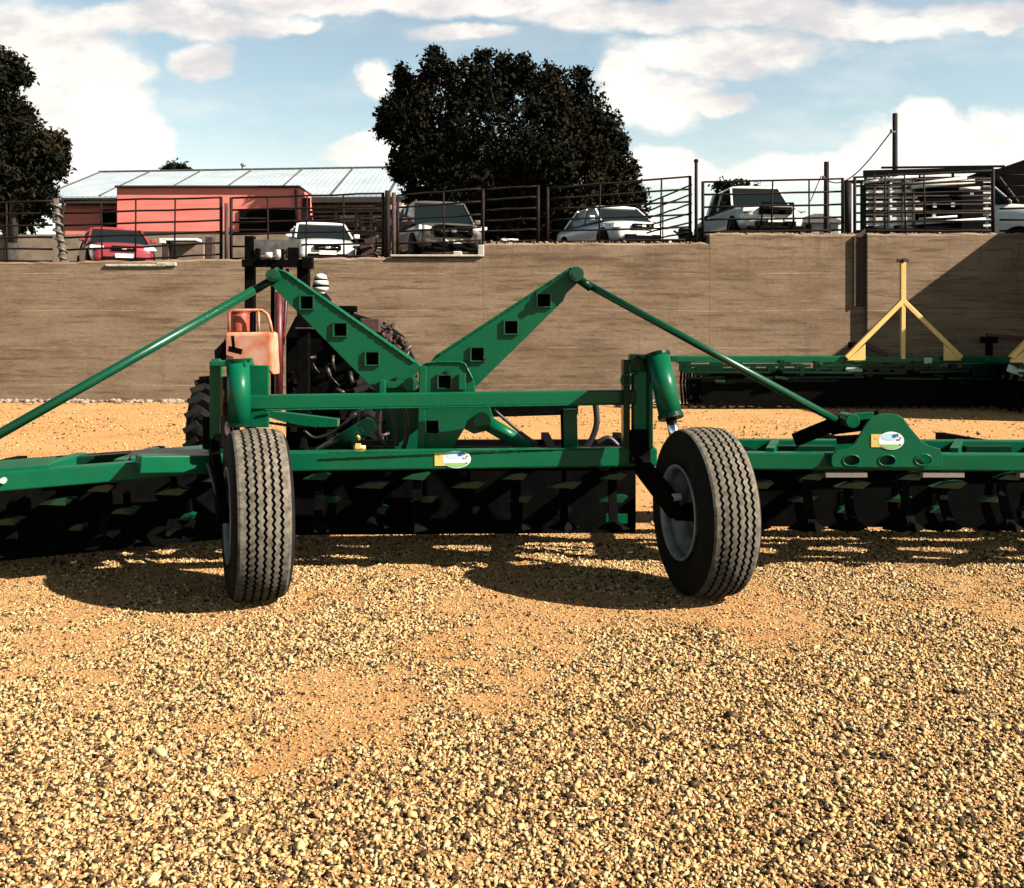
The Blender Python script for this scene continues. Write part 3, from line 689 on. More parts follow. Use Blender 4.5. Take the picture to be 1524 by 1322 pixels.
for (yr, zr) in ((7.25, .72), (7.6, .70), (8.1, .72), (8.6, .72)):
    tb.beam((-1.5, yr, zr), (.98, yr+.05, zr), .08, .08); tb.beam((1.7, yr, zr), (5.5, yr-.05, zr), .08, .08)
    tb.beam((-2.0, yr+wing_off(-2.0), zr), (-5.2, yr+wing_off(-5.2), zr-.13), .08, .08)
tb.build_each('tool_bar', BLACK, cv)
tb = MB()
for x in (-1.45, -.6, .3, .95, 1.75, 2.8, 3.9, 5.0): tb.beam((x, 7.1, .77), (x, 9.2, .72), .07, .10)
for x in (-2.1, -3.0, -4.0, -5.0): tb.beam((x, 6.9+wing_off(x), .74+.04*(x+2)), (x, 9.0+wing_off(x), .70+.04*(x+2)), .07, .10)
tb.build_each('frame_rail', BLACK, cv)
# crumbler rollers: solid drums with welded bars behind the tines
def roller(x0, x1, yc0, yc1, r, z=None):
    a, b = Vector((x0, yc0, r if z is None else z)), Vector((x1, yc1, r if z is None else z)); ax = (b-a).normalized(); p, q_ = frame_of(ax)
    m = MB(); m.tube([a, b], r*.86, 24)
    for i in range(10):
        t = 2*math.pi*i/10; o = (p*math.cos(t)+q_*math.sin(t))*r*.93; m.beam(a+o, b+o, .03, .05)
    for f_ in (0, .25, .5, .75, 1): m.disc(a+(b-a)*f_, ax, r*.97, .02, 24)
    m.build('crumbler_roller', BLACK, cv)
    for f_ in (.03, .97):
        c = a+(b-a)*f_; MB().beam(c, c+Vector((0, -.35, .72-c.z)), .04, .12).build('roller_arm', BLACK, cv)
roller(-1.9, .95, 9.1, 9.15, .28, .36); roller(1.75, 5.4, 9.0, 8.9, .28, .36); roller(-2.05, -5.1, 8.95, 7.85, .28, .34)
# black boards added across the rows to fill the shaded underside
m = MB(); m.beam((-1.80, 7.90, .39), (.98, 8.0, .39), .03, .60); m.beam((1.68, 8.22, .40), (5.5, 8.1, .40), .03, .60); m.beam((-2.0, 7.95, .37), (-5.2, 6.8, .25), .03, .58); m.build_each('shade_board', BLACK, cv)
m = MB(); m.box(at(918, 772, 7.6), (.16, .02, .07)); m.build('end_shoe', GREEN, cv)
# short flat bars on the clamps, coloured pale for their sun glint, below the right wing
m = MB()
for u in (1258, 1402, 1546): c = at(u, 706.5, 7.05); m.box(c, (.29, .06, .035))
m.build_each('clamp_plate', STEELW, cv, bevel=.003)

# ================================================================== OLD TRACTOR FORKLIFT behind
YT = 11.0
tf = thing('forklift_tractor', 'old orange tractor with a black forklift mast standing behind the green cultivator', 'forklift', (-2.2, YT, 0))
m = MB()
for (u, w) in ((372.5, .10), (452, .13)): m.beam(at(u, 352 if u < 400 else 386, YT+.3), at(u, 690, YT+.3), .12, w)
for u in (406, 418): m.beam(at(u, 392, YT+.42), at(u, 600, YT+.42), .07, .035)
m.build_each('mast_rail', BLACK, tf, bevel=.006)
m = MB(); m.box(at(407, 368, YT+.3), (.62, .06, .17)); m.build('mast_head_plate', GREYST, tf, bevel=.006)
m = MB(); m.box(at(412, 392, YT+.22), (.76, .1, .085)); m.box(at(384, 378, YT+.25), (.05, .06, .12)); m.box(at(420, 379, YT+.25), (.04, .06, .12)); m.box(at(437, 378, YT+.26), (.12, .06, .14)); m.box(at(458, 392, YT+.2), (.12, .1, .12))
m.build_each('mast_crossbar', BLACK, tf, bevel=.006)
m = MB(); m.tube([at(400, 376, YT+.15), at(400, 384, YT+.15)], .045, 12); m.tube([at(414, 372, YT+.15), at(414, 384, YT+.15)], .03, 12); m.build_each('chain_anchor', STEELW, tf)
m = MB(); m.tube([at(415, 435, YT+.2), at(415, 590, YT+.2)], .04, 14); m.tube([at(428, 400, YT+.3), at(424, 480, YT+.3), at(418, 540, YT+.2)], .02, 8); m.build('lift_ram', REDM, tf)
# orange mudguard and tank
m = MB(); m.prism([pl([(334, 495), (405, 494), (408, 560), (395, 552), (372, 546), (332, 538), (330, 515)], YT-.1)], (0, .5, 0)); o = m.build('mudguard', ORANGE, tf, bevel=.035); o.modifiers[0].segments = 3
m = MB(); m.tube([at(357, 466, YT+.1), at(357, 494, YT+.1)], .105, 20); m.disc(at(357, 465, YT+.1), ZUP, .115, .02); m.build('fuel_tank', ORRED, tf, bevel=.01)
m = MB(); P_ = [at(u, v, YT-.05) for u, v in ((341, 494), (341, 466), (346, 462), (390, 462), (398, 468), (402, 480), (405, 496))]; m.tube(P_, .017, 8); m.tube([at(385, 463, YT-.05), at(385, 494, YT-.05)], .014, 8); m.build('grab_rail', ORANGE, tf)
m = MB(); m.beam(at(346, 500, YT-.15), at(348, 520, YT-.15), .02, .03); m.beam(at(340, 519, YT-.15), at(360, 524, YT-.15), .02, .06); m.prism([pl([(319, 522), (336, 505), (336, 540), (320, 536)], YT-.12)], (0, .2, 0)); m.build_each('control_bracket', BLACK, tf)
m = MB(); m.lathe([(.0005, -.06), (.12, -.05), (.16, 0), (.12, .06), (.0005, .08)], at(380, 578, YT-.2), (-.4, -1, .2), 20); m.build('lamp', CONC, tf)
# wheels: big lugged tyre
def lug_wheel(c, rad, wd):
    m = MB(); ax = Vector((1, 0, 0)); m.lathe([(rad*.5, -wd*.4), (rad*.75, -wd*.52), (rad*.93, -wd*.46), (rad*.95, 0), (rad*.93, wd*.46), (rad*.75, wd*.52), (rad*.5, wd*.4)], c, ax, 40)
    for i in range(22):
        for s_ in (-1, 1):
            t = 2*math.pi*(i+.25*s_)/22; t2 = t-.16
            p = Vector(c)+Vector((s_*wd*.5, math.cos(t)*rad*.95, math.sin(t)*rad*.95)); q_ = Vector(c)+Vector((s_*wd*.02, math.cos(t2)*rad*.965, math.sin(t2)*rad*.965)); m.beam(p, q_, .045, .06)
    o = m.build('tyre', RUBBER, tf)
    MB().lathe([(rad*.52, wd*.3), (rad*.5, wd*.05), (rad*.15, wd*.02), (.0005, wd*.1)], c, ax, 32).build('rim', RUST, o)
lug_wheel((-3.31, YT+.2, .6), .6, .30); lug_wheel((-1.55, YT+.2, .6), .6, .30)
# engine block, bonnet, seat and air cleaner
m = MB(); m.prism([pl([(425, 500), (440, 470), (470, 470), (505, 462), (530, 470), (560, 478), (590, 500), (612, 545), (612, 690), (425, 690)], YT+.5)], (0, .8, 0)); m.build('engine', BLACK, tf, bevel=.02)
m = MB(); q = random.Random(9)
for i in range(34):
    u, v = q.uniform(432, 600), q.uniform(530, 660); p = at(u, v, YT+.44); d = Vector((q.uniform(-.18, .18), -.04, q.uniform(-.2, .2))); m.tube([p, p+d*.5+Vector((0, -.04, 0)), p+d], q.uniform(.008, .03), 7)
for i in range(10):
    u, v = q.uniform(436, 590), q.uniform(545, 660); m.box(at(u, v, YT+.45), (q.uniform(.06, .16), .12, q.uniform(.05, .14)))
m.build_each('engine_fitting', ENGST, tf)
m = MB(); m.box(at(456, 489, YT+.3), (.2, .3, .02)); m.box(at(553, 485, YT+.45), (.22, .3, .16)); m.build_each('dashboard', RUST, tf, bevel=.015)
m = MB(); m.box(at(518, 460, YT+.4), (.2, .1, .07)); m.box(at(524, 474, YT+.4), (.035, .06, .16)); m.tube([at(470, 430, YT+.5), at(488, 452, YT+.5)], .06, 12); m.build('steering_box', BLACK, tf, bevel=.01)
m = MB(); m.lathe([(.05, -.12), (.055, -.09), (.085, -.085), (.092, -.05), (.075, -.045), (.075, -.025), (.09, -.02), (.085, .02), (.065, .025), (.065, .04), (.078, .045), (.06, .085), (.03, .10), (.0005, .105)], at(477, 421, YT+.4), ZUP, 20)
m.build('air_cleaner', PALEP, tf)
m = MB(); m.lathe([(.094, -.05), (.094, -.03), (.078, -.024)], at(477, 421, YT+.4), ZUP, 20); m.lathe([(.086, .018), (.07, .022), (.07, .042), (.08, .046)], at(477, 421, YT+.4), ZUP, 20); m.build('air_cleaner_band', BLACK, tf)
m = MB(); q = random.Random(2)
for i in range(60):
    t = q.random(); c = at(562+t*36+q.uniform(-10, 10), 484+t*36+q.uniform(-10, 14), YT+.45); m.tube([c, c+Vector((q.uniform(-.09, .09), q.uniform(-.06, .06), q.uniform(-.08, .08)))], q.uniform(.015, .03), 6)
m.build('hose_bundle', RUST, tf)

# ================================================================== BACKGROUND IMPLEMENTS against the wall
def headstock_implement(u0, u1, ua, Y, label, two=False):
    t = thing('tine_harrow', label, 'harrow', at(ua, 0, Y).xy.to_3d(), 'green harrows parked along the retaining wall')
    X = lambda u: (u-CU)/F*Y
    zt = at(0, 531, Y).z; m = MB(); m.beam((X(u0), Y-.35, zt-.06), (X(u1), Y-.35, zt-.06), .14, .14); m.beam((X(u0), Y+.5, zt-.06), (X(u1), Y+.5, zt-.06), .14, .14)
    for u in np.linspace(u0+15, u1-15, 7): m.beam((X(u), Y-.35, zt-.10), (X(u), Y+.5, zt-.10), .1, .1)
    m.build('frame', GREEN, t, bevel=.01)
    m = MB(); m.beam((X(u0)+.2, Y-.5, zt-.3), (X(u1)-.1, Y-.5, zt-.3), .10, .12)
    q = random.Random(int(u0)+1)
    for u in np.arange(u0+12, u1-8, 24): m.box((X(u+q.uniform(-6, 6)), Y-.48, zt-.26+q.uniform(-.05, .05)), (q.uniform(.1, .36), .16, q.uniform(.12, .28)))
    m.build_each('tine_bracket', DGREEN, t, bevel=.006)
    m = MB(); q = random.Random(int(u0)+4)
    for (dz, yo, w) in ((-.19, -.66, .07), (-.33, -.72, .055), (-.47, -.64, .05)):
        u = u0+8
        while u < u1-30:
            L = q.uniform(40, 190); m.beam((X(u), Y+yo, zt+dz), (X(min(u+L, u1-4)), Y+yo, zt+dz+q.uniform(-.03, .03)), .06, w); u += L+q.uniform(8, 40)
    m.build_each('brace', DGREEN, t, bevel=.006)
    m = MB()
    for i in range(9):
        u = q.uniform(u0+30, u1-20); c = Vector((X(u), Y-.72, zt-q.uniform(.2, .6))); m.beam(c, c+Vector((q.uniform(.2, .5), .05, q.uniform(-.06, .06))), .05, .06)
    m.build_each('tie_bar', DGREEN, t, bevel=.006)
    m = MB(); q = random.Random(int(u0))
    for yo in (-.45, -.05, .4):
        for u in np.arange(u0+16, u1-8, 14):
            p = Vector((X(u), Y+yo, zt-.3)); m.beam(p, p+Vector((0, .18, -.3)), .05, .05); m.beam(p+Vector((0, .18, -.3)), p+Vector((0, -.08, -(zt-.3)+.05)), .05, .05)
    m.build('tines', BLACK, t)['kind'] = 'stuff'
    m = MB(); m.tube([(X(u0)+.45, Y+.7, .36), (X(u1)-.1, Y+.7, .36)], .32, 20); m.box(((X(u0)+X(u1))/2+.2, Y-.52, zt/2-.1), (X(u1)-X(u0)-.7, .06, zt-.36)); m.build('roller', BLACK, t)  # flat board in front is added to keep the lit tines dark
    # yellow three-legged headstock
    ap, bs = 452, 531; m = MB(); yb = Y-.42
    top = Vector((X(ua), yb, at(0, 392, Y).z)); mid = Vector((X(ua), yb, at(0, ap, Y).z))
    m.beam(top, mid, .10, .12); m.beam(mid, Vector((X(ua), yb, zt-.05)), .09, .10)
    for s_ in (-1, 1):
        f_ = Vector((X(ua+s_*84), yb-.05, zt-.02)); m.beam(mid+Vector((0, 0, .05)), f_, .10, .11); g_ = 1.5 if two else 1.0; m.prism([[f_+Vector((0, -.06, -.06)), f_+Vector((-s_*.42*g_, -.06, -.06)), f_+Vector((-s_*.42*g_, -.06, .32*g_))]], (0, .03, 0))
    if two: m.beam((X(ua-86), yb-.08, zt-.09), (X(ua+86), yb-.08, zt-.09), .08, .09)
    m.build('headstock', YELLOW, t, bevel=.012)
    m = MB(); m.box(top+Vector((0, 0, .03)), (.24, .1, .07)); m.disc(top+Vector((0, -.08, .03)), YV, .045, .16, 14); m.build('hitch_pin', RUST, t)
    m = MB(); m.box((X(ua)-1.15, Y-.56, zt-.28), (.36, .03, .15), M=Matrix.Rotation(R(20), 3, 'Y')); m.box((X(ua)+.55, Y-.46, zt-.08), (.18, .04, .14)); m.build_each('data_plate', PGREEN, t)
    return t
headstock_implement(1003, 1483, 1333, 23.2, 'long green harrow with a whole yellow three-legged headstock, parked against the wall')
headstock_implement(1484, 1860, 1572, 21.6, two=True, label='green harrow at the right edge, only the foot of its yellow headstock in view')
def red_bar(u0, v0, u1, v1, Y, label, dark):
    t = thing('drawbar', label, 'drawbar', at((u0+u1)/2, 0, Y).xy.to_3d(), 'dull red drawbars leaning behind the harrows')
    m = MB(); m.beam(at(u0, v0, Y), at(u1, v1, Y), .1, .13); m.build('beam', REDM, t, bevel=.01)
    e, l = at(dark, v0+6, Y), at(dark, 620, Y); l.z = 0.02
    m = MB(); m.beam(e, l, .12, .14); m.beam(at(u1, v1, Y), Vector((at(u1, 0, Y).x, Y, .02)), .1, .1); m.box(e, (.3, .3, .16)); m.build_each('stand', BLACK, t, bevel=.01)
red_bar(1278, 508, 1318, 528, 24.5, 'short dull red drawbar sloping down behind the yellow headstock', 1274)
red_bar(1468, 500, 1545, 507, 24.3, 'nearly level dull red drawbar on a black stand, near the right edge', 1472)

# ================================================================== FENCES along the top of the wall
YF = 25.75
def panel(pts, rails, mids, label, posts=(1, 1), r=.03, grp='steel rail fence panels on top of the wall', YA=YF, YB=YF, postm=FENCEM):
    """pts: (u0, vtop0, vbot0, u1, vtop1, vbot1)"""
    u0, a0, b0, u1, a1, b1 = pts
    c = at((u0+u1)/2, (b0+b1)/2, (YA+YB)/2); c.z = hy(c.x)
    t = thing('rail_fence', label, 'fence', c, grp)
    def pt(f_, g_): 
        u = u0+(u1-u0)*f_; Y = YA+(YB-YA)*f_; return at(u, (a0+(a1-a0)*f_)*(1-g_)+(b0+(b1-b0)*f_)*g_, Y)
    q = random.Random(int(abs(u0)*3+7))
    m = MB()
    for i in range(rails):
        g_ = i/(rails-1)*.93; n = 6
        m.tube([pt(j/n, g_)+Vector((0, 0, q.uniform(-.012, .012) if 0 < j < n else 0)) for j in range(n+1)], r*.85, 8)
    m.build_each('rail', FENCEM, t)
    for f_, on in ((0, posts[0]), (1, posts[1])):
        if on:
            p, b = pt(f_, -.01), pt(f_, 1.0); b.z = min(b.z, hy(b.x)-.02); MB().tube([p, b], r*1.35, 10).build('post', postm, t)
    for f_ in mids:
        p, b = pt(f_, 0), pt(f_+q.uniform(-.01, .01), .97); MB().tube([p, b], r*.75, 8).build('stay', FENCEM, t)
    return t
panel((-150, 307, 392, 78, 299, 396), 6, [.70], 'leftmost fence panel, in front of the trunk of the left tree', (1, 0))
panel((94, 299, 398, 329, 294, 385), 6, [.24, .46, .71], 'rail fence panel in front of the red car')
panel((344, 295, 392, 570, 288, 388), 6, [.24, .5, .74], 'rail fence panel in front of the white hatchback')
panel((592, 291, 388, 716, 281, 384), 6, [.55], 'rail fence panel in front of the grey SUV', (1, 0))
panel((719, 282, 366, 801, 277, 364), 6, [], 'short fence panel between two posts, left of the white sedan', (1, 1))
panel((815, 280, 366, 1027, 263, 364), 6, [.37, .80], 'rail fence panel in front of the white sedan', (1, 1))
panel((962, 304, 362, 1030, 275, 350), 6, [.36], 'short slanting gate leaf beside the tall pole', (0, 0), YA=26.1, YB=26.0, r=.026)
panel((1046, 271, 352, 1254, 266, 348), 5, [.5, .76], 'rail fence panel in front of the white double cab pickup', (1, 1))
panel((1272, 264, 350, 1478, 254, 350), 7, [.22, .36, .5], 'rail fence panel with a rusty right post in front of the loaded black trailer', (1, 1))
panel((1488, 262, 350, 1700, 256, 350), 6, [.5], 'rail fence panel at the right edge in front of the white pickup', (0, 1))
# odd posts
def post(u, v0, v1, r, m_, label, name='fence_post', Y=YF-.08, ball=False):
    p, b = at(u, v0, Y), at(u, v1, Y); mb = MB(); mb.tube([b-Vector((0, 0, .3)), p], r, 12)
    if ball: mb.lathe([(.0005, -.06), (.05, -.03), (.06, 0), (.05, .04), (.0005, .06)], p, ZUP, 14)
    return tag(mb.build(name, m_), label, 'post')
post(577, 284, 386, .07, FENCEM, 'thick dark gate post left of the grey SUV')
post(586, 287, 386, .055, RUST, 'thinner rusty post just left of the grey SUV')
post(337, 303, 386, .05, RUST, 'rusty post between the red car and the white hatchback')
post(1036, 240, 362, .042, FENCEM, 'tall thin pole with a ball top rising above the fence', 'pole', ball=True)
post(1262, 272, 349, .09, FENCEM, 'thick dark post between the white pickup and the trailer')
# wrapped timber post with the chain wound round it
t = thing('timber_post', 'twisted weathered timber post wound with chain, by the left tree', 'post', at(88, 398, YF-.1))
m = MB(); q = random.Random(4); pp = [at(84+10*i/9+q.uniform(-2, 2), 296+104*i/9, YF-.1) for i in range(10)]; m.tube(pp, [.075+q.uniform(-.015, .02) for _ in pp], 9); m.build('timber', WOODM, t)
m = MB()
hel = []
for i in range(90):
    f_ = i/89; c = pp[min(8, int(f_*9))]; c = c+(pp[min(9, int(f_*9)+1)]-c)*(f_*9-int(f_*9) if f_ < 1 else 0); a_ = f_*2*math.pi*8; hel.append(c+Vector((math.cos(a_)*.105, math.sin(a_)*.105, 0)))
m.tube(hel, [.016+.022*abs(math.sin(i*.9)) for i in range(90)], 6); m.build('chain', GREYST, t)
# ================================================================== CARS
def ring(w, z0, z1, y, sh=.12, tuck=.06):
    zm = z0+(z1-z0)*.55
    return [Vector(p) for p in ((-w+tuck, y, z0), (-w, y, zm-.12), (-w, y, zm+.08), (-w+sh*.45, y, z1-.04), (-w*.55, y, z1), (0, y, z1+.015),
                                (w*.55, y, z1), (w-sh*.45, y, z1-.04), (w, y, zm+.08), (w, y, zm-.12), (w-tuck, y, z0), (0, y, z0))]
def make_car(name, label, cat, loc, rz, paintm, spec, group='cars parked in the upper yard'):
    t = thing(name, label, cat, (0, 0, 0), group)
    Ln, Wd = spec['len'], spec['wid']/2; H = spec['h']; z0 = spec.get('gnd', .2); hood = spec['hood']; belt = spec['belt']
    yf = -Ln/2; nose = spec['nose']
    st = [(yf, Wd*.80, z0+.06, hood-.17), (yf+.12, Wd*.92, z0, hood-.07), (yf+.55, Wd, z0, hood-.01), (yf+nose, Wd, z0, belt), (spec['cab1'], Wd, z0, belt+.01),
          (Ln/2-.35, Wd*.98, z0, spec['tail']), (Ln/2-.06, Wd*.93, z0+.05, spec['tail']-.03), (Ln/2, Wd*.86, z0+.12, spec['tail']-.12)]
    MB().loft([ring(w, a, b, y) for y, w, a, b in st]).build('body', paintm, t, subsurf=2)
    c0, c1 = yf+nose-.12, spec['cab1']; ra, rb = c0+spec['ws'], c1-spec['rs']
    gw, rw = Wd*.93, Wd*.76
    def gr(w, z, y0_, y1_): return [Vector((-w, y0_, z)), Vector((w, y0_, z)), Vector((w, y1_, z)), Vector((-w, y1_, z))]
    m = MB(); m.loft([gr(gw, belt-.05, c0, c1), gr(rw*1.02, H-.06, ra-.02, rb+.03), gr(rw*.9, H-.03, ra+.1, rb-.1)], sm=False); gl = m.build('windows', GLASS, t, bevel=.03)
    m = MB(); rr = [[Vector((sx*rw*wf, y, z)) for sx, wf, z in ((-1, 1.03, H-.075), (-1, .93, H-.02), (-1, .5, H), (1, .5, H), (1, .93, H-.02), (1, 1.03, H-.075))] for y in (ra-.03, ra+.12, (ra+rb)/2, rb-.1, rb+.05)]
    m.loft(rr); m.build('roof', paintm, t, bevel=.01)
    m = MB()
    for s_ in (-1, 1):
        m.beam((s_*gw*.985, c0+.02, belt-.02), (s_*rw*1.01, ra-.01, H-.055), .06, .05); m.beam((s_*gw*.985, c1-.02, belt-.02), (s_*rw*1.01, rb+.02, H-.055), .09, .07)
        for f_ in spec.get('pill', (.5,)):
            yb = ra*(1-f_)+rb*f_; m.beam((s_*(gw+.004), yb, belt-.02), (s_*(rw*1.02+.004), yb, H-.06), .035, .07)
    m.build_each('pillar', paintm, t, bevel=.01)
    fz = hood-.17
    m = MB(); gz = spec.get('grille', (.5, .62)); m.box((0, yf-.005, gz[1]), (spec['wid']*spec.get('gw', .4), .10, .13*spec.get('gh', 1))); m.box((0, yf+.0, z0+.16), (spec['wid']*.62, .12, .14)); m.build_each('grille', BLACK, t, bevel=.015)
    m = MB(); m.box((0, yf-.03, gz[1]), (spec['wid']*spec.get('gw', .4)*.7, .07, .018)); m.box((0, yf-.045, gz[1]), (.13, .06, .07)); m.build('grille_trim', CHROME, t, bevel=.01)
    for s_ in (-1, 1):
        m = MB(); m.loft([[Vector((s_*(Wd*.80)+dx_, yf+dy_+.06*(abs(dx_+.0)>.15), fz-.02+dz_)) for dx_, dz_ in ((-.19, -.07), (.17, -.05), (.19, .05), (-.17, .07))] for dy_ in (.16, -.025)], sm=False); m.build('headlight', LAMPM, t, bevel=.02)
        m = MB(); m.box((s_*(Wd+.09), c0+.28, belt+.07), (.17, .1, .13)); m.build('mirror', spec.get('mirm', paintm), t, bevel=.03)
        for yw_ in (yf+spec['axle'], Ln/2-spec['axle']*1.05):
            c = Vector((s_*(Wd-.10), yw_, spec.get('wr', .31))); wr = spec.get('wr', .31)
            MB().disc(c+Vector((s_*.065, 0, .02)), XV, wr+.05, .10, 28).build('wheel_arch', BLACK, t)
            w = MB(); w.lathe([(wr*.62, -.1), (wr*.9, -.10), (wr, -.07), (wr, .07), (wr*.9, .125), (wr*.62, .125)], c, (s_, 0, 0), 28); o = w.build('wheel', RUBBER, t)
            MB().lathe([(wr*.64, .126), (wr*.55, .10), (wr*.2, .11), (.0005, .12)], c, (s_, 0, 0), 20).build('hubcap', RIMM, o)
    m = MB(); m.box((0, yf-.06, z0+.26), (.46, .015, .11)); m.build('number_plate', PLATEM, t)
    m = MB(); m.box((0, yf-.02, z0+.05), (spec['wid']*.86, .2, .10)); m.build('bumper_lip', BLACK if not spec.get('whitebump') else paintm, t, bevel=.03)
    if spec.get('bullbar'):
        m = MB(); zc = spec['grille'][1]
        m.tube([(-.45, yf-.14, z0+.1), (-.42, yf-.18, zc+.18), (.42, yf-.18, zc+.18), (.45, yf-.14, z0+.1)], .03, 10); m.tube([(-.44, yf-.17, zc), (.44, yf-.17, zc)], .025, 8); m.build('bull_bar', BLACK, t)
    if spec.get('bed'):
        y0_, y1_ = c1+.08, Ln/2-.05; m = MB(); m.box((0, (y0_+y1_)/2, belt+.03), (spec['wid']*.8, y1_-y0_-.1, .02)); m.build('load_bed', BLACK, t)
    if spec.get('rack'):
        m = MB()
        for s_ in (-1, 1): m.tube([(s_*rw*.85, ra+.15, H+.03), (s_*rw*.85, rb, H+.03)], .02, 8)
        m.build_each('roof_rail', GREYST, t)
    t.location = loc; t.rotation_euler = (0, 0, rz)
    return t
sedan = dict(len=4.4, wid=1.72, h=1.40, hood=.86, belt=.93, tail=.98, nose=1.15, cab1=1.45, ws=.75, rs=.75, axle=.82, grille=(.5, .66), gw=.36, pill=(.42,))
hatch = dict(len=3.9, wid=1.72, h=1.46, hood=.88, belt=.96, tail=.98, nose=1.0, cab1=1.75, ws=.75, rs=.3, axle=.75, grille=(.5, .60), gw=.42, pill=(.4, .75), whitebump=True)
suv = dict(len=4.3, wid=1.84, h=1.84, hood=1.12, belt=1.18, tail=1.2, nose=1.25, cab1=1.95, ws=.62, rs=.25, axle=.92, wr=.40, gnd=.32, grille=(.7, .84), gw=.55, gh=2.4, pill=(.36, .7), rack=True)
pick = dict(len=5.0, wid=1.8, h=1.76, hood=1.08, belt=1.14, tail=1.08, nose=1.25, cab1=.95, ws=.55, rs=.25, axle=.95, wr=.38, gnd=.34, grille=(.7, .86), gw=.5, gh=1.5, pill=(.48,), bed=True, bullbar=True, mirm=BLACK)
def spot(u, Y): x = (u-CU)/F*Y; return (x, Y, hy(x))
make_car('parked_car', 'dusty red saloon with dark windscreen parked behind the left fence', 'car', spot(170, 29.3), R(28), REDC, sedan)
make_car('parked_car', 'small white hatchback parked behind the fence, above the forklift mast', 'car', spot(476, 29.3), R(17), WHITEC, hatch)
make_car('parked_car', 'big grey dusty SUV with black grille at the edge of the wall', 'car', spot(648, 28.2), R(17), GREYC, suv)
o = make_car('parked_car', 'white saloon turned sideways behind the fence, right of the big tree', 'car', spot(906, 29.6), R(19), WHITEC, dict(sedan, h=1.42, len=4.5))
make_car('parked_car', 'white double cab pickup with black bull bar and black mirrors behind the fence', 'pickup', spot(1108, 29.6), R(6), WHITEC, pick)
make_car('parked_car', 'white pickup half out of frame at the right edge', 'pickup', (14.95, 33.6, hy(16)), R(62), WHITEC, dict(pick, bullbar=False, h=2.36, belt=1.78, hood=1.66, tail=1.3, wr=.45, gnd=.45, len=5.4, wid=2.0, grille=(.9, 1.15)))
# ================================================================== TRAILER with steel load
YR = 29.5
tr = thing('trailer', 'black slatted trailer loaded with pale pipes behind the right fence', 'trailer', spot(1378, YR), None)
X = lambda u: (u-CU)/F*YR
zb, zt = at(0, 346, YR).z, at(0, 258, YR).z
m = MB(); m.box(((X(1285)+X(1475))/2, YR+.8, zb+.02), (X(1475)-X(1285), 2.0, .16)); m.box(((X(1364)+X(1474))/2, YR+.9, (zb+zt)/2), (X(1474)-X(1364), 1.2, zt-zb-.1)); m.box(((X(1300)+X(1322))/2, YR+.7, (zb+zt)/2), (X(1322)-X(1300), .8, zt-zb-.4)); m.build('bed', BLACK, tr, bevel=.01)
m = MB()
for u in (1288, 1312, 1332, 1352, 1368, 1418, 1474):
    for y in (YR, YR+1.7): m.beam((X(u), y, zb), (X(u), y, zt), .06, .06)
m.beam((X(1285), YR, zt), (X(1478), YR, zt+.1), .08, .16); m.beam((X(1308), YR-.2, zt+.13), (X(1490), YR-.2, zt+.17), .06, .06); m.beam((X(1285), YR+1.7, zt), (X(1478), YR+1.7, zt+.1), .08, .1)
m.build_each('stake', BLACK, tr)
q = random.Random(8)
m = MB()
for i in range(9):
    z = zb+.22+i*.16; m.beam((X(1288), YR-.05, z), (X(1366+q.uniform(-8, 6)), YR-.05, z+q.uniform(-.03, .05)), .03, .09)
for i in range(9): z = zb+.2+i*.16; m.beam((X(1462), YR-.05, z), (X(1473), YR-.05, z), .03, .07)
m.build_each('side_slat', PALEP, tr)
m = MB()
for i in range(6):
    z = zb+.30+i*.25; m.beam((X(1288), YR-.09, z), (X(1474), YR-.09, z+.02), .03, .035)
for u in (1300, 1321, 1342, 1358): m.beam((X(u), YR-.10, zb), (X(u), YR-.10, zt), .04, .05)
m.build_each('side_rail', RUST, tr)
m = MB()
for (u0, v0, u1, v1, r) in ((1348, 275, 1438, 265, .045), (1356, 279, 1450, 270, .06), (1428, 281, 1458, 280, .04), (1362, 333, 1466, 326, .04), (1368, 326, 1424, 322, .03), (1310, 268, 1366, 262, .05), (1285, 272, 1330, 266, .04)):
    m.tube([at(u0, v0, YR-.18), at(u1, v1, YR-.14)], r, 10)
m.build_each('pipe', PALEP, tr)
m = MB()
for u, v in ((1391, 306), (1418, 305), (1446, 287), (1390, 320)): m.box(at(u, v, YR-.07), (.10, .03, .12))
m.build_each('reflector', STEELW, tr)
for u in (1310, 1345):
    m = MB(); c = Vector((X(u), YR-.1, hy(X(u))+.36)); m.lathe([(.2, -.1), (.34, -.1), (.36, 0), (.34, .1), (.2, .1), (.0005, .08)], c, (0, -1, 0), 24); m.build('wheel', RUBBER, tr)
# black lean-to canopy at the right edge
cn = thing('canopy', 'black sheet metal canopy with sloping side at the right edge', 'canopy', spot(1530, 38), None)
A = lambda u, v, Y=38.0: at(u, v, Y)
m = MB(); m.prism([[A(1470, 252), A(1488, 251), A(1524, 238), A(1600, 236), A(1600, 318), A(1522, 312)]], (0, 2.5, 0)); m.build('roof_panel', DARKSHEET, cn)
m = MB(); m.beam(A(1487, 262, 37.9), A(1516, 300, 37.9), .04, .03); m.build('roof_edge', GREYST, cn)
m = MB(); m.beam(A(1596, 300, 38.3), Vector((A(1596, 0, 38.3).x, 38.3, hy(18))), .12, .12); m.beam(A(1580, 300, 40), Vector((A(1580, 0, 40).x, 40, hy(18))), .12, .12); m.build('post', GREYST, cn)

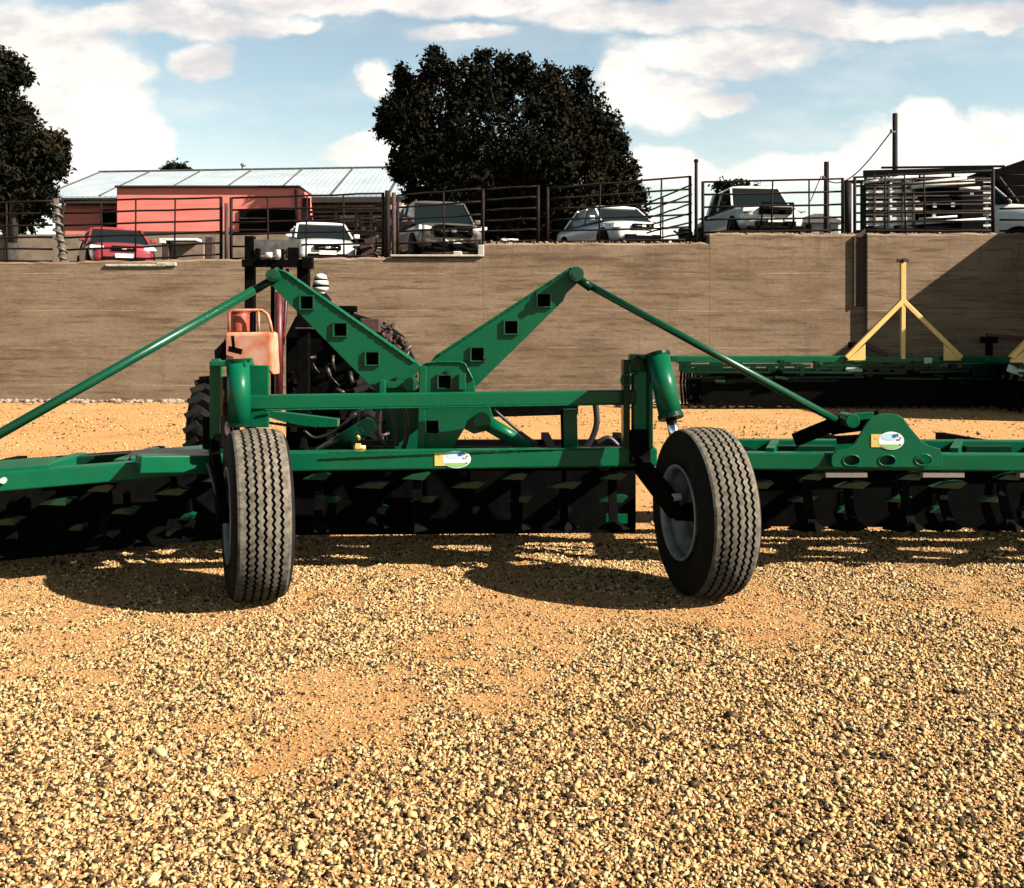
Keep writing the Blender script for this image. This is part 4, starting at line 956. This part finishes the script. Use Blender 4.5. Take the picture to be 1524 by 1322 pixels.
# ================================================================== BUILDINGS
YB = 45.0
bd = thing('workshop', 'long salmon red workshop with a pale corrugated iron roof', 'building', (-14, YB, hy(-14)))
XB = lambda u, Y=YB: (u-CU)/F*Y
zg = hy(-14); ze = at(0, 297, YB).z; 
x0, x1 = XB(76), XB(600); zr = at(0, 259, 51).z
m = MB(); m.box(((x0+x1)/2+.2, YB+5.5, (zg+ze)/2), (x1-x0-.6, 10.4, ze-zg)); m.build('wall', [PINKW], bd)
m = MB(); m.box(((x0+XB(172))/2+.25, YB+.22, (zg+ze)/2-.1), (XB(172)-x0-.1, .2, ze-zg-.3)); m.build('side_wall', REDW, bd)
m = MB(); th = .08
m.hexa([Vector(p) for p in ((x0-.3, YB-.4, ze), (x1, YB-.4, ze+.06), (x1, YB+6, zr+.25), (x0-.3, YB+6, zr), (x0-.3, YB-.4, ze+th), (x1, YB-.4, ze+.06+th), (x1, YB+6, zr+.25+th), (x0-.3, YB+6, zr+th))])
m.hexa([Vector(p) for p in ((x0-.3, YB+6, zr), (x1, YB+6, zr+.25), (x1, YB+12.4, ze), (x0-.3, YB+12.4, ze), (x0-.3, YB+6, zr+th), (x1, YB+6, zr+.25+th), (x1, YB+12.4, ze+th), (x0-.3, YB+12.4, ze+th))])
rf = m.build('roof', ROOFM, bd)
m = MB()
for i in range(7):
    x = x0-.22+(x1-x0)*i/6.15; dz = .3*i/6.15; m.beam((x, YB-.4, ze+.10+.06*i/6), (x, YB+6, zr+.10+.25*i/6.15), .09, .07)
m.beam((x0-.3, YB+6, zr+.11), (x1, YB+6, zr+.36), .22, .07)
m.build_each('roof_seam', GREYST, rf)
m = MB(); m.beam((x0-.3, YB-.42, ze-.12), (x1, YB-.42, ze-.06), .06, .24); m.build('fascia', FASC, bd)
m = MB(); m.tube([(XB(362, 51), 51, zr+.1), (XB(362, 51), 51, zr+.38)], .08, 10); m.lathe([(.0005, -.06), (.15, 0), (.12, .1), (.0005, .14)], (XB(362, 51), 51, zr+.42), ZUP, 12); m.build('roof_vent', RIMM, rf)
m = MB(); m.box((XB(161), YB+.1, at(0, 330, YB).z), (.72, .1, 1.1)); m.build_each('doorway', DARKIN, bd)
# red front annexe
YA = 42.0; XA = lambda u: (u-CU)/F*YA
za, zl = at(0, 279, YA).z, at(0, 345, YA).z
m = MB(); m.box(((XA(172)+XA(445))/2, YA+1.6, (za+zl)/2), (XA(445)-XA(172), 3.0, za-zl)); m.build('annexe_wall', REDW, bd, bevel=.03)
m = MB(); m.box(((XA(172)+XA(445))/2, YA+1.55, za+.04), (XA(446)-XA(171), 3.2, .07)); m.box(((XA(172)+XA(350))/2, YA+1.4, zl-.06), (XA(350)-XA(172), 2.6, .12)); m.build_each('annexe_trim_and_shade', FASC, bd)  # upper strip is trim; lower one paints the shadow line under the wall
m = MB(); m.box(((XA(172)+XA(445))/2, YA+1.9, (zg+zl)/2-.06), (XA(445)-XA(172)-.2, 2.2, zl-zg-.12)); m.build('annexe_plinth', BROWNW, bd)
m = MB(); m.box(((XA(356)+XA(440))/2, YA+.06, at(0, 329, YA).z), (XA(440)-XA(356), .08, 34*px(YA))); m.build('open_bay', DARKIN, bd)
m = MB()
for v in (325, 342): m.box(((XA(357)+XA(400))/2, YA+.0, at(0, v, YA).z), (XA(400)-XA(357), .04, .04))
m.build_each('bay_bar', GREYST, bd)
m = MB(); m.box(((XB(446)+XB(590))/2, YB+.2, at(0, 332, YB).z), (XB(590)-XB(446), .1, 42*px(YB))); m.build('open_bay', DARKIN, bd)
m = MB(); m.tube([(XA(440), YA-.05, za-.1), (XA(443), YA-.05, zl)], .05, 8); m.tube([(XA(452), YA+.6, at(0, 292, YA).z), (XA(452), YA+.6, zl)], .16, 12); m.build_each('downpipe', REDM, bd)
# low brown boundary wall behind the cars
YL = 36.0; XL = lambda u: (u-CU)/F*YL
m = MB(); zz = at(0, 349, YL).z; m.box(((XL(-60)+XL(430))/2, YL+.15, (zz+hy(-10))/2), (XL(430)-XL(-60), .3, zz-hy(-10))); 
tag(m.build('boundary_wall', BROWNW), 'low brown plastered wall behind the red car, below the red building', 'wall')
# timber lean-to clutter: dark stock rack behind the hatchback
sr = thing('storage_rack', 'dark rusty open rack standing behind the white hatchback', 'rack', spot(545, 33), None)
m = MB(); XR = lambda u: (u-CU)/F*33.0
for u in (452, 500, 530, 552, 574):
    for y in (33, 34.2): m.beam((XR(u), y, hy(XR(u))), (XR(u), y, at(0, 316, 33).z), .08, .08)
for v in (316, 332, 350, 368): m.beam((XR(450), 33, at(0, v, 33).z), (XR(578), 33, at(0, v-2, 33).z), .06, .08); m.beam((XR(450), 34.2, at(0, v, 33).z), (XR(578), 34.2, at(0, v-2, 33).z), .06, .08)
m.build('frame', FENCEM, sr)
m = MB(); q = random.Random(3)
for i in range(16): u = q.uniform(505, 570); m.box((XR(u), 33.6, at(0, q.choice((349, 366, 331, 382)), 33).z+.12), (q.uniform(.15, .5), .8, q.uniform(.12, .28)))
m.build_each('stacked_offcut', RUST, sr)
# concrete trough / table near red car
tb_ = thing('concrete_trough', 'pale topped concrete trough between the red car and the hatchback', 'trough', spot(280, 28), None)
XT = lambda u: (u-CU)/F*28.0
m = MB(); m.box((XT(272), 28, at(0, 358, 28).z), (.95, .6, .07)); m.box((XT(247), 27.8, at(0, 360, 28).z), (.18, .2, .14)); m.build('slab', STW, tb_, bevel=.01)
m = MB(); m.box((XT(250), 28, (at(0, 361, 28).z+hy(-9))/2), (.16, .5, at(0, 361, 28).z-hy(-9))); m.box((XT(308), 28.3, (at(0, 352, 28).z+hy(-9))/2), (.18, .3, at(0, 352, 28).z-hy(-9))); m.build_each('leg', RUST, tb_)
m = MB(); m.box((XT(278), 28.2, (at(0, 361, 28).z+hy(-9))/2), (.9, .3, at(0, 361, 28).z-hy(-9)-.04)); m.build('basin', BROWNW, tb_)
# little scrap heaps
def heap(name, label, cat, u, v0, v1, w, Y, n, m_, seed, kinds=(0, 1)):
    q = random.Random(seed); mb = MB(); cx = (u-CU)/F*Y; zb_ = hy(cx); ztop = at(0, v0, Y).z
    for i in range(n):
        f_ = q.random(); x = cx+q.gauss(0, w*.28); z = zb_+(ztop-zb_)*q.random()*max(.2, 1-abs(x-cx)/w)
        if q.choice(kinds): mb.tube([(x, Y+q.uniform(-.2, .2), z), (x+q.uniform(-.4, .4), Y+q.uniform(-.3, .3), max(zb_, z+q.uniform(-.25, .25)))], q.uniform(.02, .05), 7)
        else: mb.box((x, Y+q.uniform(-.2, .2), z), (q.uniform(.12, .4), q.uniform(.1, .3), q.uniform(.08, .25)), M=Matrix.Rotation(q.uniform(-.5, .5), 3, 'Y'))
    return tag(mb.build(name, m_), label, cat)
heap('scrap_heap', 'low dark scrap pile beside the tall ball-topped pole', 'scrap', 1022, 340, 360, .55, 26.6, 26, BLACK, 1)
heap('scrap_heap', 'pale scrap parts on the ground under the big tree', 'scrap', 757, 348, 366, .55, 26.4, 12, PALEP, 2)
heap('scrap_heap', 'rusty machine parts lying between the hatchback and the grey SUV', 'scrap', 552, 352, 386, .5, 27.4, 22, RUST, 5)
# far grey shed seen between the pickup and the trailer
fs = thing('far_shed', 'small grey shed with shallow roof far behind, right of the white pickup', 'shed', (20.5, 70, hy(20)))
XS = lambda u: (u-CU)/F*70
zs = at(0, 332, 70).z
m = MB(); m.box(((XS(1180)+XS(1252))/2, 72, (zs+4)/2), (XS(1252)-XS(1180)-.4, 4, zs-4)); m.build('wall', SHEDG, fs)
m = MB(); m.prism([[Vector((XS(1172), 69.7, zs)), Vector((XS(1258), 69.7, zs)), Vector((XS(1225), 69.7, at(0, 319, 70).z)), Vector((XS(1210), 69.7, at(0, 319, 70).z))]], (0, 4.6, 0)); m.build('roof', GREYST, fs)
m = MB(); m.box((XS(1203), 69.93, (zs+4)/2), (.4, .08, zs-4.2)); m.box((XS(1231), 69.93, (zs+4)/2), (.4, .08, zs-4.2)); m.build_each('doorway', DARKIN, fs)
# utility poles and wire
def upole(u, v, Y, r, label):
    x = (u-CU)/F*Y; zt_ = at(0, v, Y).z; t = thing('utility_pole', label, 'utility pole', (x, Y, hy(x)), 'utility poles on the right skyline')
    MB().tube([(x, Y, hy(x)-.3), (x, Y, zt_)], [r, r*.8], 10).build('pole', FENCEM, t)
    m = MB(); m.tube([(x-.14, Y-.05, zt_-.75), (x, Y-.05, zt_-.75)], .05, 8); m.disc((x-.16, Y-.05, zt_-.72), ZUP, .06, .14, 10); m.build('insulator', GREYST, t)
    return Vector((x-.16, Y-.05, zt_-.72))
pA = upole(1332, 169, 40, .12, 'taller utility pole standing behind the black trailer'); pB = upole(1230, 241, 46, .14, 'shorter utility pole behind the fence, left of the trailer')
m = MB(); n = 24; pts = []
for i in range(n+1):
    f_ = i/n; p = pA.lerp(pB, f_); p.z -= 4*.82*f_*(1-f_)*(.6+.7*f_); pts.append(p)
m.tube(pts, .028, 6); m.tube([pB, at(1222, 262, 46), at(1206, 300, 46)], .022, 6)
tag(m.build('power_cable', HOSE), 'sagging black cable strung between the two utility poles', 'cable')
# off-frame shed to the right that throws the diagonal shade over the wall
sh = thing('machinery_shed', 'tall grey sheet metal shed right of the yard, throwing shade on the wall', 'shed', (18.6, 21.4, 0))
MB().box((18.65, 21.3, 2.85), (8.2, 7.2, 5.7)).build('wall', SHEDG, sh)
MB().box((18.8, 21.3, 5.85), (8.6, 7.3, .3)).build('roof', GREYST, sh)
m = MB(); m.box((18.6, 17.67, 2.1), (4.2, .06, 4.2)); m.build('door', DARKSHEET, sh)

# ================================================================== TREES
def crown(lobes, Y, n, size, seed, par, thick=.85, knots=5):
    q = np.random.default_rng(seed); s_ = Y/F
    C = [np.array([(u-CU)*s_, Y+dy, EYE-(v-HV)*s_]) for u, v, r, dy in lobes]; Rr = [r*s_ for _, _, r, _ in lobes]
    for i in range(len(lobes)):                               # lesser boughs break the outline of every big one
        for _ in range(knots):
            d = q.normal(size=3); d /= np.linalg.norm(d); rr = Rr[i]*q.uniform(.22, .4); C.append(C[i]+d*(Rr[i]*q.uniform(.82, 1.0))*np.array([1, thick, 1])); Rr.append(rr)
    C = np.array(C); Rr = np.array(Rr); wgt = Rr**1.8; wgt /= wgt.sum(); idx = q.choice(len(C), n, p=wgt)
    d = q.normal(size=(n, 3)); d /= np.linalg.norm(d, axis=1)[:, None]
    rad = Rr[idx]*np.clip(q.beta(3.0, 1.2, n), .1, 1)*(1+q.normal(0, .05, n))
    ctr = C[idx]+d*rad[:, None]*np.array([1, thick, 1])
    # leaves sit in sprays along short twigs
    kk = 9; N = n*kk; tw = q.normal(size=(n, 3))+d*1.2+np.array([0, 0, .25]); tw /= np.linalg.norm(tw, axis=1)[:, None]
    t = q.uniform(-1, 1, (n, kk)); ctr = (ctr[:, None, :]+tw[:, None, :]*(t*size*2.4)[:, :, None]+q.normal(0, size*.55, (n, kk, 3))).reshape(N, 3)
    a = np.repeat(tw, kk, 0)*.6+q.normal(size=(N, 3)); a /= np.linalg.norm(a, axis=1)[:, None]; b = np.cross(a, q.normal(size=(N, 3))); b /= np.linalg.norm(b, axis=1)[:, None]
    L = size*q.uniform(.5, 1.35, N)[:, None]; w = L*q.uniform(.34, .6, N)[:, None]
    V = np.stack([ctr-a*L, ctr+b*w, ctr+a*L, ctr-b*w], 1).reshape(-1)
    me = bpy.data.meshes.new('crown'); me.vertices.add(N*4); me.vertices.foreach_set('co', (V.reshape(-1, 3)-np.array(worldloc(par))).reshape(-1).astype(np.float32))
    me.loops.add(N*4); me.loops.foreach_set('vertex_index', np.arange(N*4, dtype=np.int32)); me.polygons.add(N); me.polygons.foreach_set('loop_start', np.arange(0, N*4, 4, dtype=np.int32))
    me.update(calc_edges=True); me.validate(); me.materials.append(LEAF)
    o = bpy.data.objects.new('crown', me); COL.objects.link(o); o.parent = par; return o
def trunk(par, base, tops, r, seed):
    q = random.Random(seed); m = MB(); base = Vector(base); fork = base+Vector((q.uniform(-.2, .2), 0, 1.6)); m.tube([base-Vector((0, 0, .2)), base+Vector((.05, 0, .5)), fork], [r*1.3, r, r*.85], 12)
    for tp in tops:
        tp = Vector(tp); mid = fork.lerp(tp, .5)+Vector((q.uniform(-.4, .4), q.uniform(-.4, .4), .2)); m.tube([fork-Vector((0, 0, .2)), mid, tp], [r*.6, r*.35, r*.08], 8)
    m.build('trunk', BARK, par)
YC = 40.0
xc = (757-CU)/F*YC
ct = thing('broad_tree', 'big dark dome-shaped tree in the middle behind the grey SUV and white saloon', 'tree', (xc, YC, hy(xc)))
lob = [(928, 252, 24, 0), (942, 292, 22, 0), (900, 195, 30, 0), (948, 346, 22, .2), (928, 318, 28, 0), (640, 195, 66, 0), (608, 138, 30, .3), (650, 108, 26, 0), (648, 82, 10, 0), (732, 118, 36, .5), (700, 130, 36, 0), (815, 138, 42, 0), (868, 160, 38, .4), (866, 112, 11, 0), (892, 228, 42, 0), (910, 290, 36, -.3), (752, 225, 112, 0), (655, 262, 56, -.5), (828, 270, 84, -.4),
       (590, 190, 26, 0), (745, 310, 72, 0), (672, 315, 42, .5), (888, 325, 50, .5), (930, 330, 22, .2), (690, 290, 56, -1), (820, 325, 66, .6), (578, 160, 15, 0), (574, 182, 13, 0), (912, 212, 18, 0), (602, 245, 24, 0), (612, 280, 15, 0), (775, 105, 20, 0), (720, 86, 12, 0), (928, 218, 9, 0), (566, 196, 7, 0), (596, 108, 10, 0), (940, 300, 12, 0), (938, 342, 22, .3), (890, 350, 42, .4), (780, 352, 62, .4), (690, 348, 48, .3)]
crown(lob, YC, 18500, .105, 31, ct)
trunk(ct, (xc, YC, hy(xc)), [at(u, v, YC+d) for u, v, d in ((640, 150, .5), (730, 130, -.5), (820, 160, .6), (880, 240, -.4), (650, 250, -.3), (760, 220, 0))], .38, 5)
YC2 = 36.0; xl = (14-CU)/F*YC2
lt = thing('leaning_tree', 'dark tree cut by the left edge of the frame, behind the fence', 'tree', (xl, YC2, hy(xl)))
lob = [(0, 112, 36, 0), (28, 112, 17, 0), (-40, 140, 55, 0), (12, 212, 58, 0), (56, 232, 40, .3), (20, 275, 52, 0), (-65, 240, 80, 0), (82, 246, 20, 0), (38, 305, 34, .4), (-90, 180, 60, 0), (5, 165, 30, .2), (70, 215, 24, .2), (60, 285, 24, 0), (-20, 300, 50, .5)]
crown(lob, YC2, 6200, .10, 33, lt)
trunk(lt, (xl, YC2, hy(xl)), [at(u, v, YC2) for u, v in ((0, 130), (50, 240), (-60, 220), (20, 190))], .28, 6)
YC3 = 85.0; x3 = (264-CU)/F*YC3
ft = thing('far_tree', 'small far tree top showing above the pale workshop roof', 'tree', (x3, YC3, hy(-14)))
crown([(252, 258, 8, 0), (262, 255, 8, 0), (272, 256, 8, 0), (280, 260, 6, 0), (264, 275, 22, 0), (264, 300, 24, 0)], YC3, 700, .2, 35, ft); trunk(ft, (x3, YC3, hy(-14)), [at(264, 270, YC3)], .2, 8)
YC4 = 52.0; x4 = (1100-CU)/F*YC4
bt = thing('far_tree', 'ragged dark tree top just above the cab of the white double cab pickup', 'tree', (x4, YC4, hy(x4)))
crown([(1074, 277, 8, 0), (1090, 280, 10, 0), (1104, 278, 8, 0), (1124, 286, 9, 0), (1138, 290, 6, 0), (1100, 300, 26, 0), (1100, 330, 30, 0)], YC4, 900, .12, 36, bt); trunk(bt, (x4, YC4, hy(x4)), [at(1100, 300, YC4)], .18, 9)
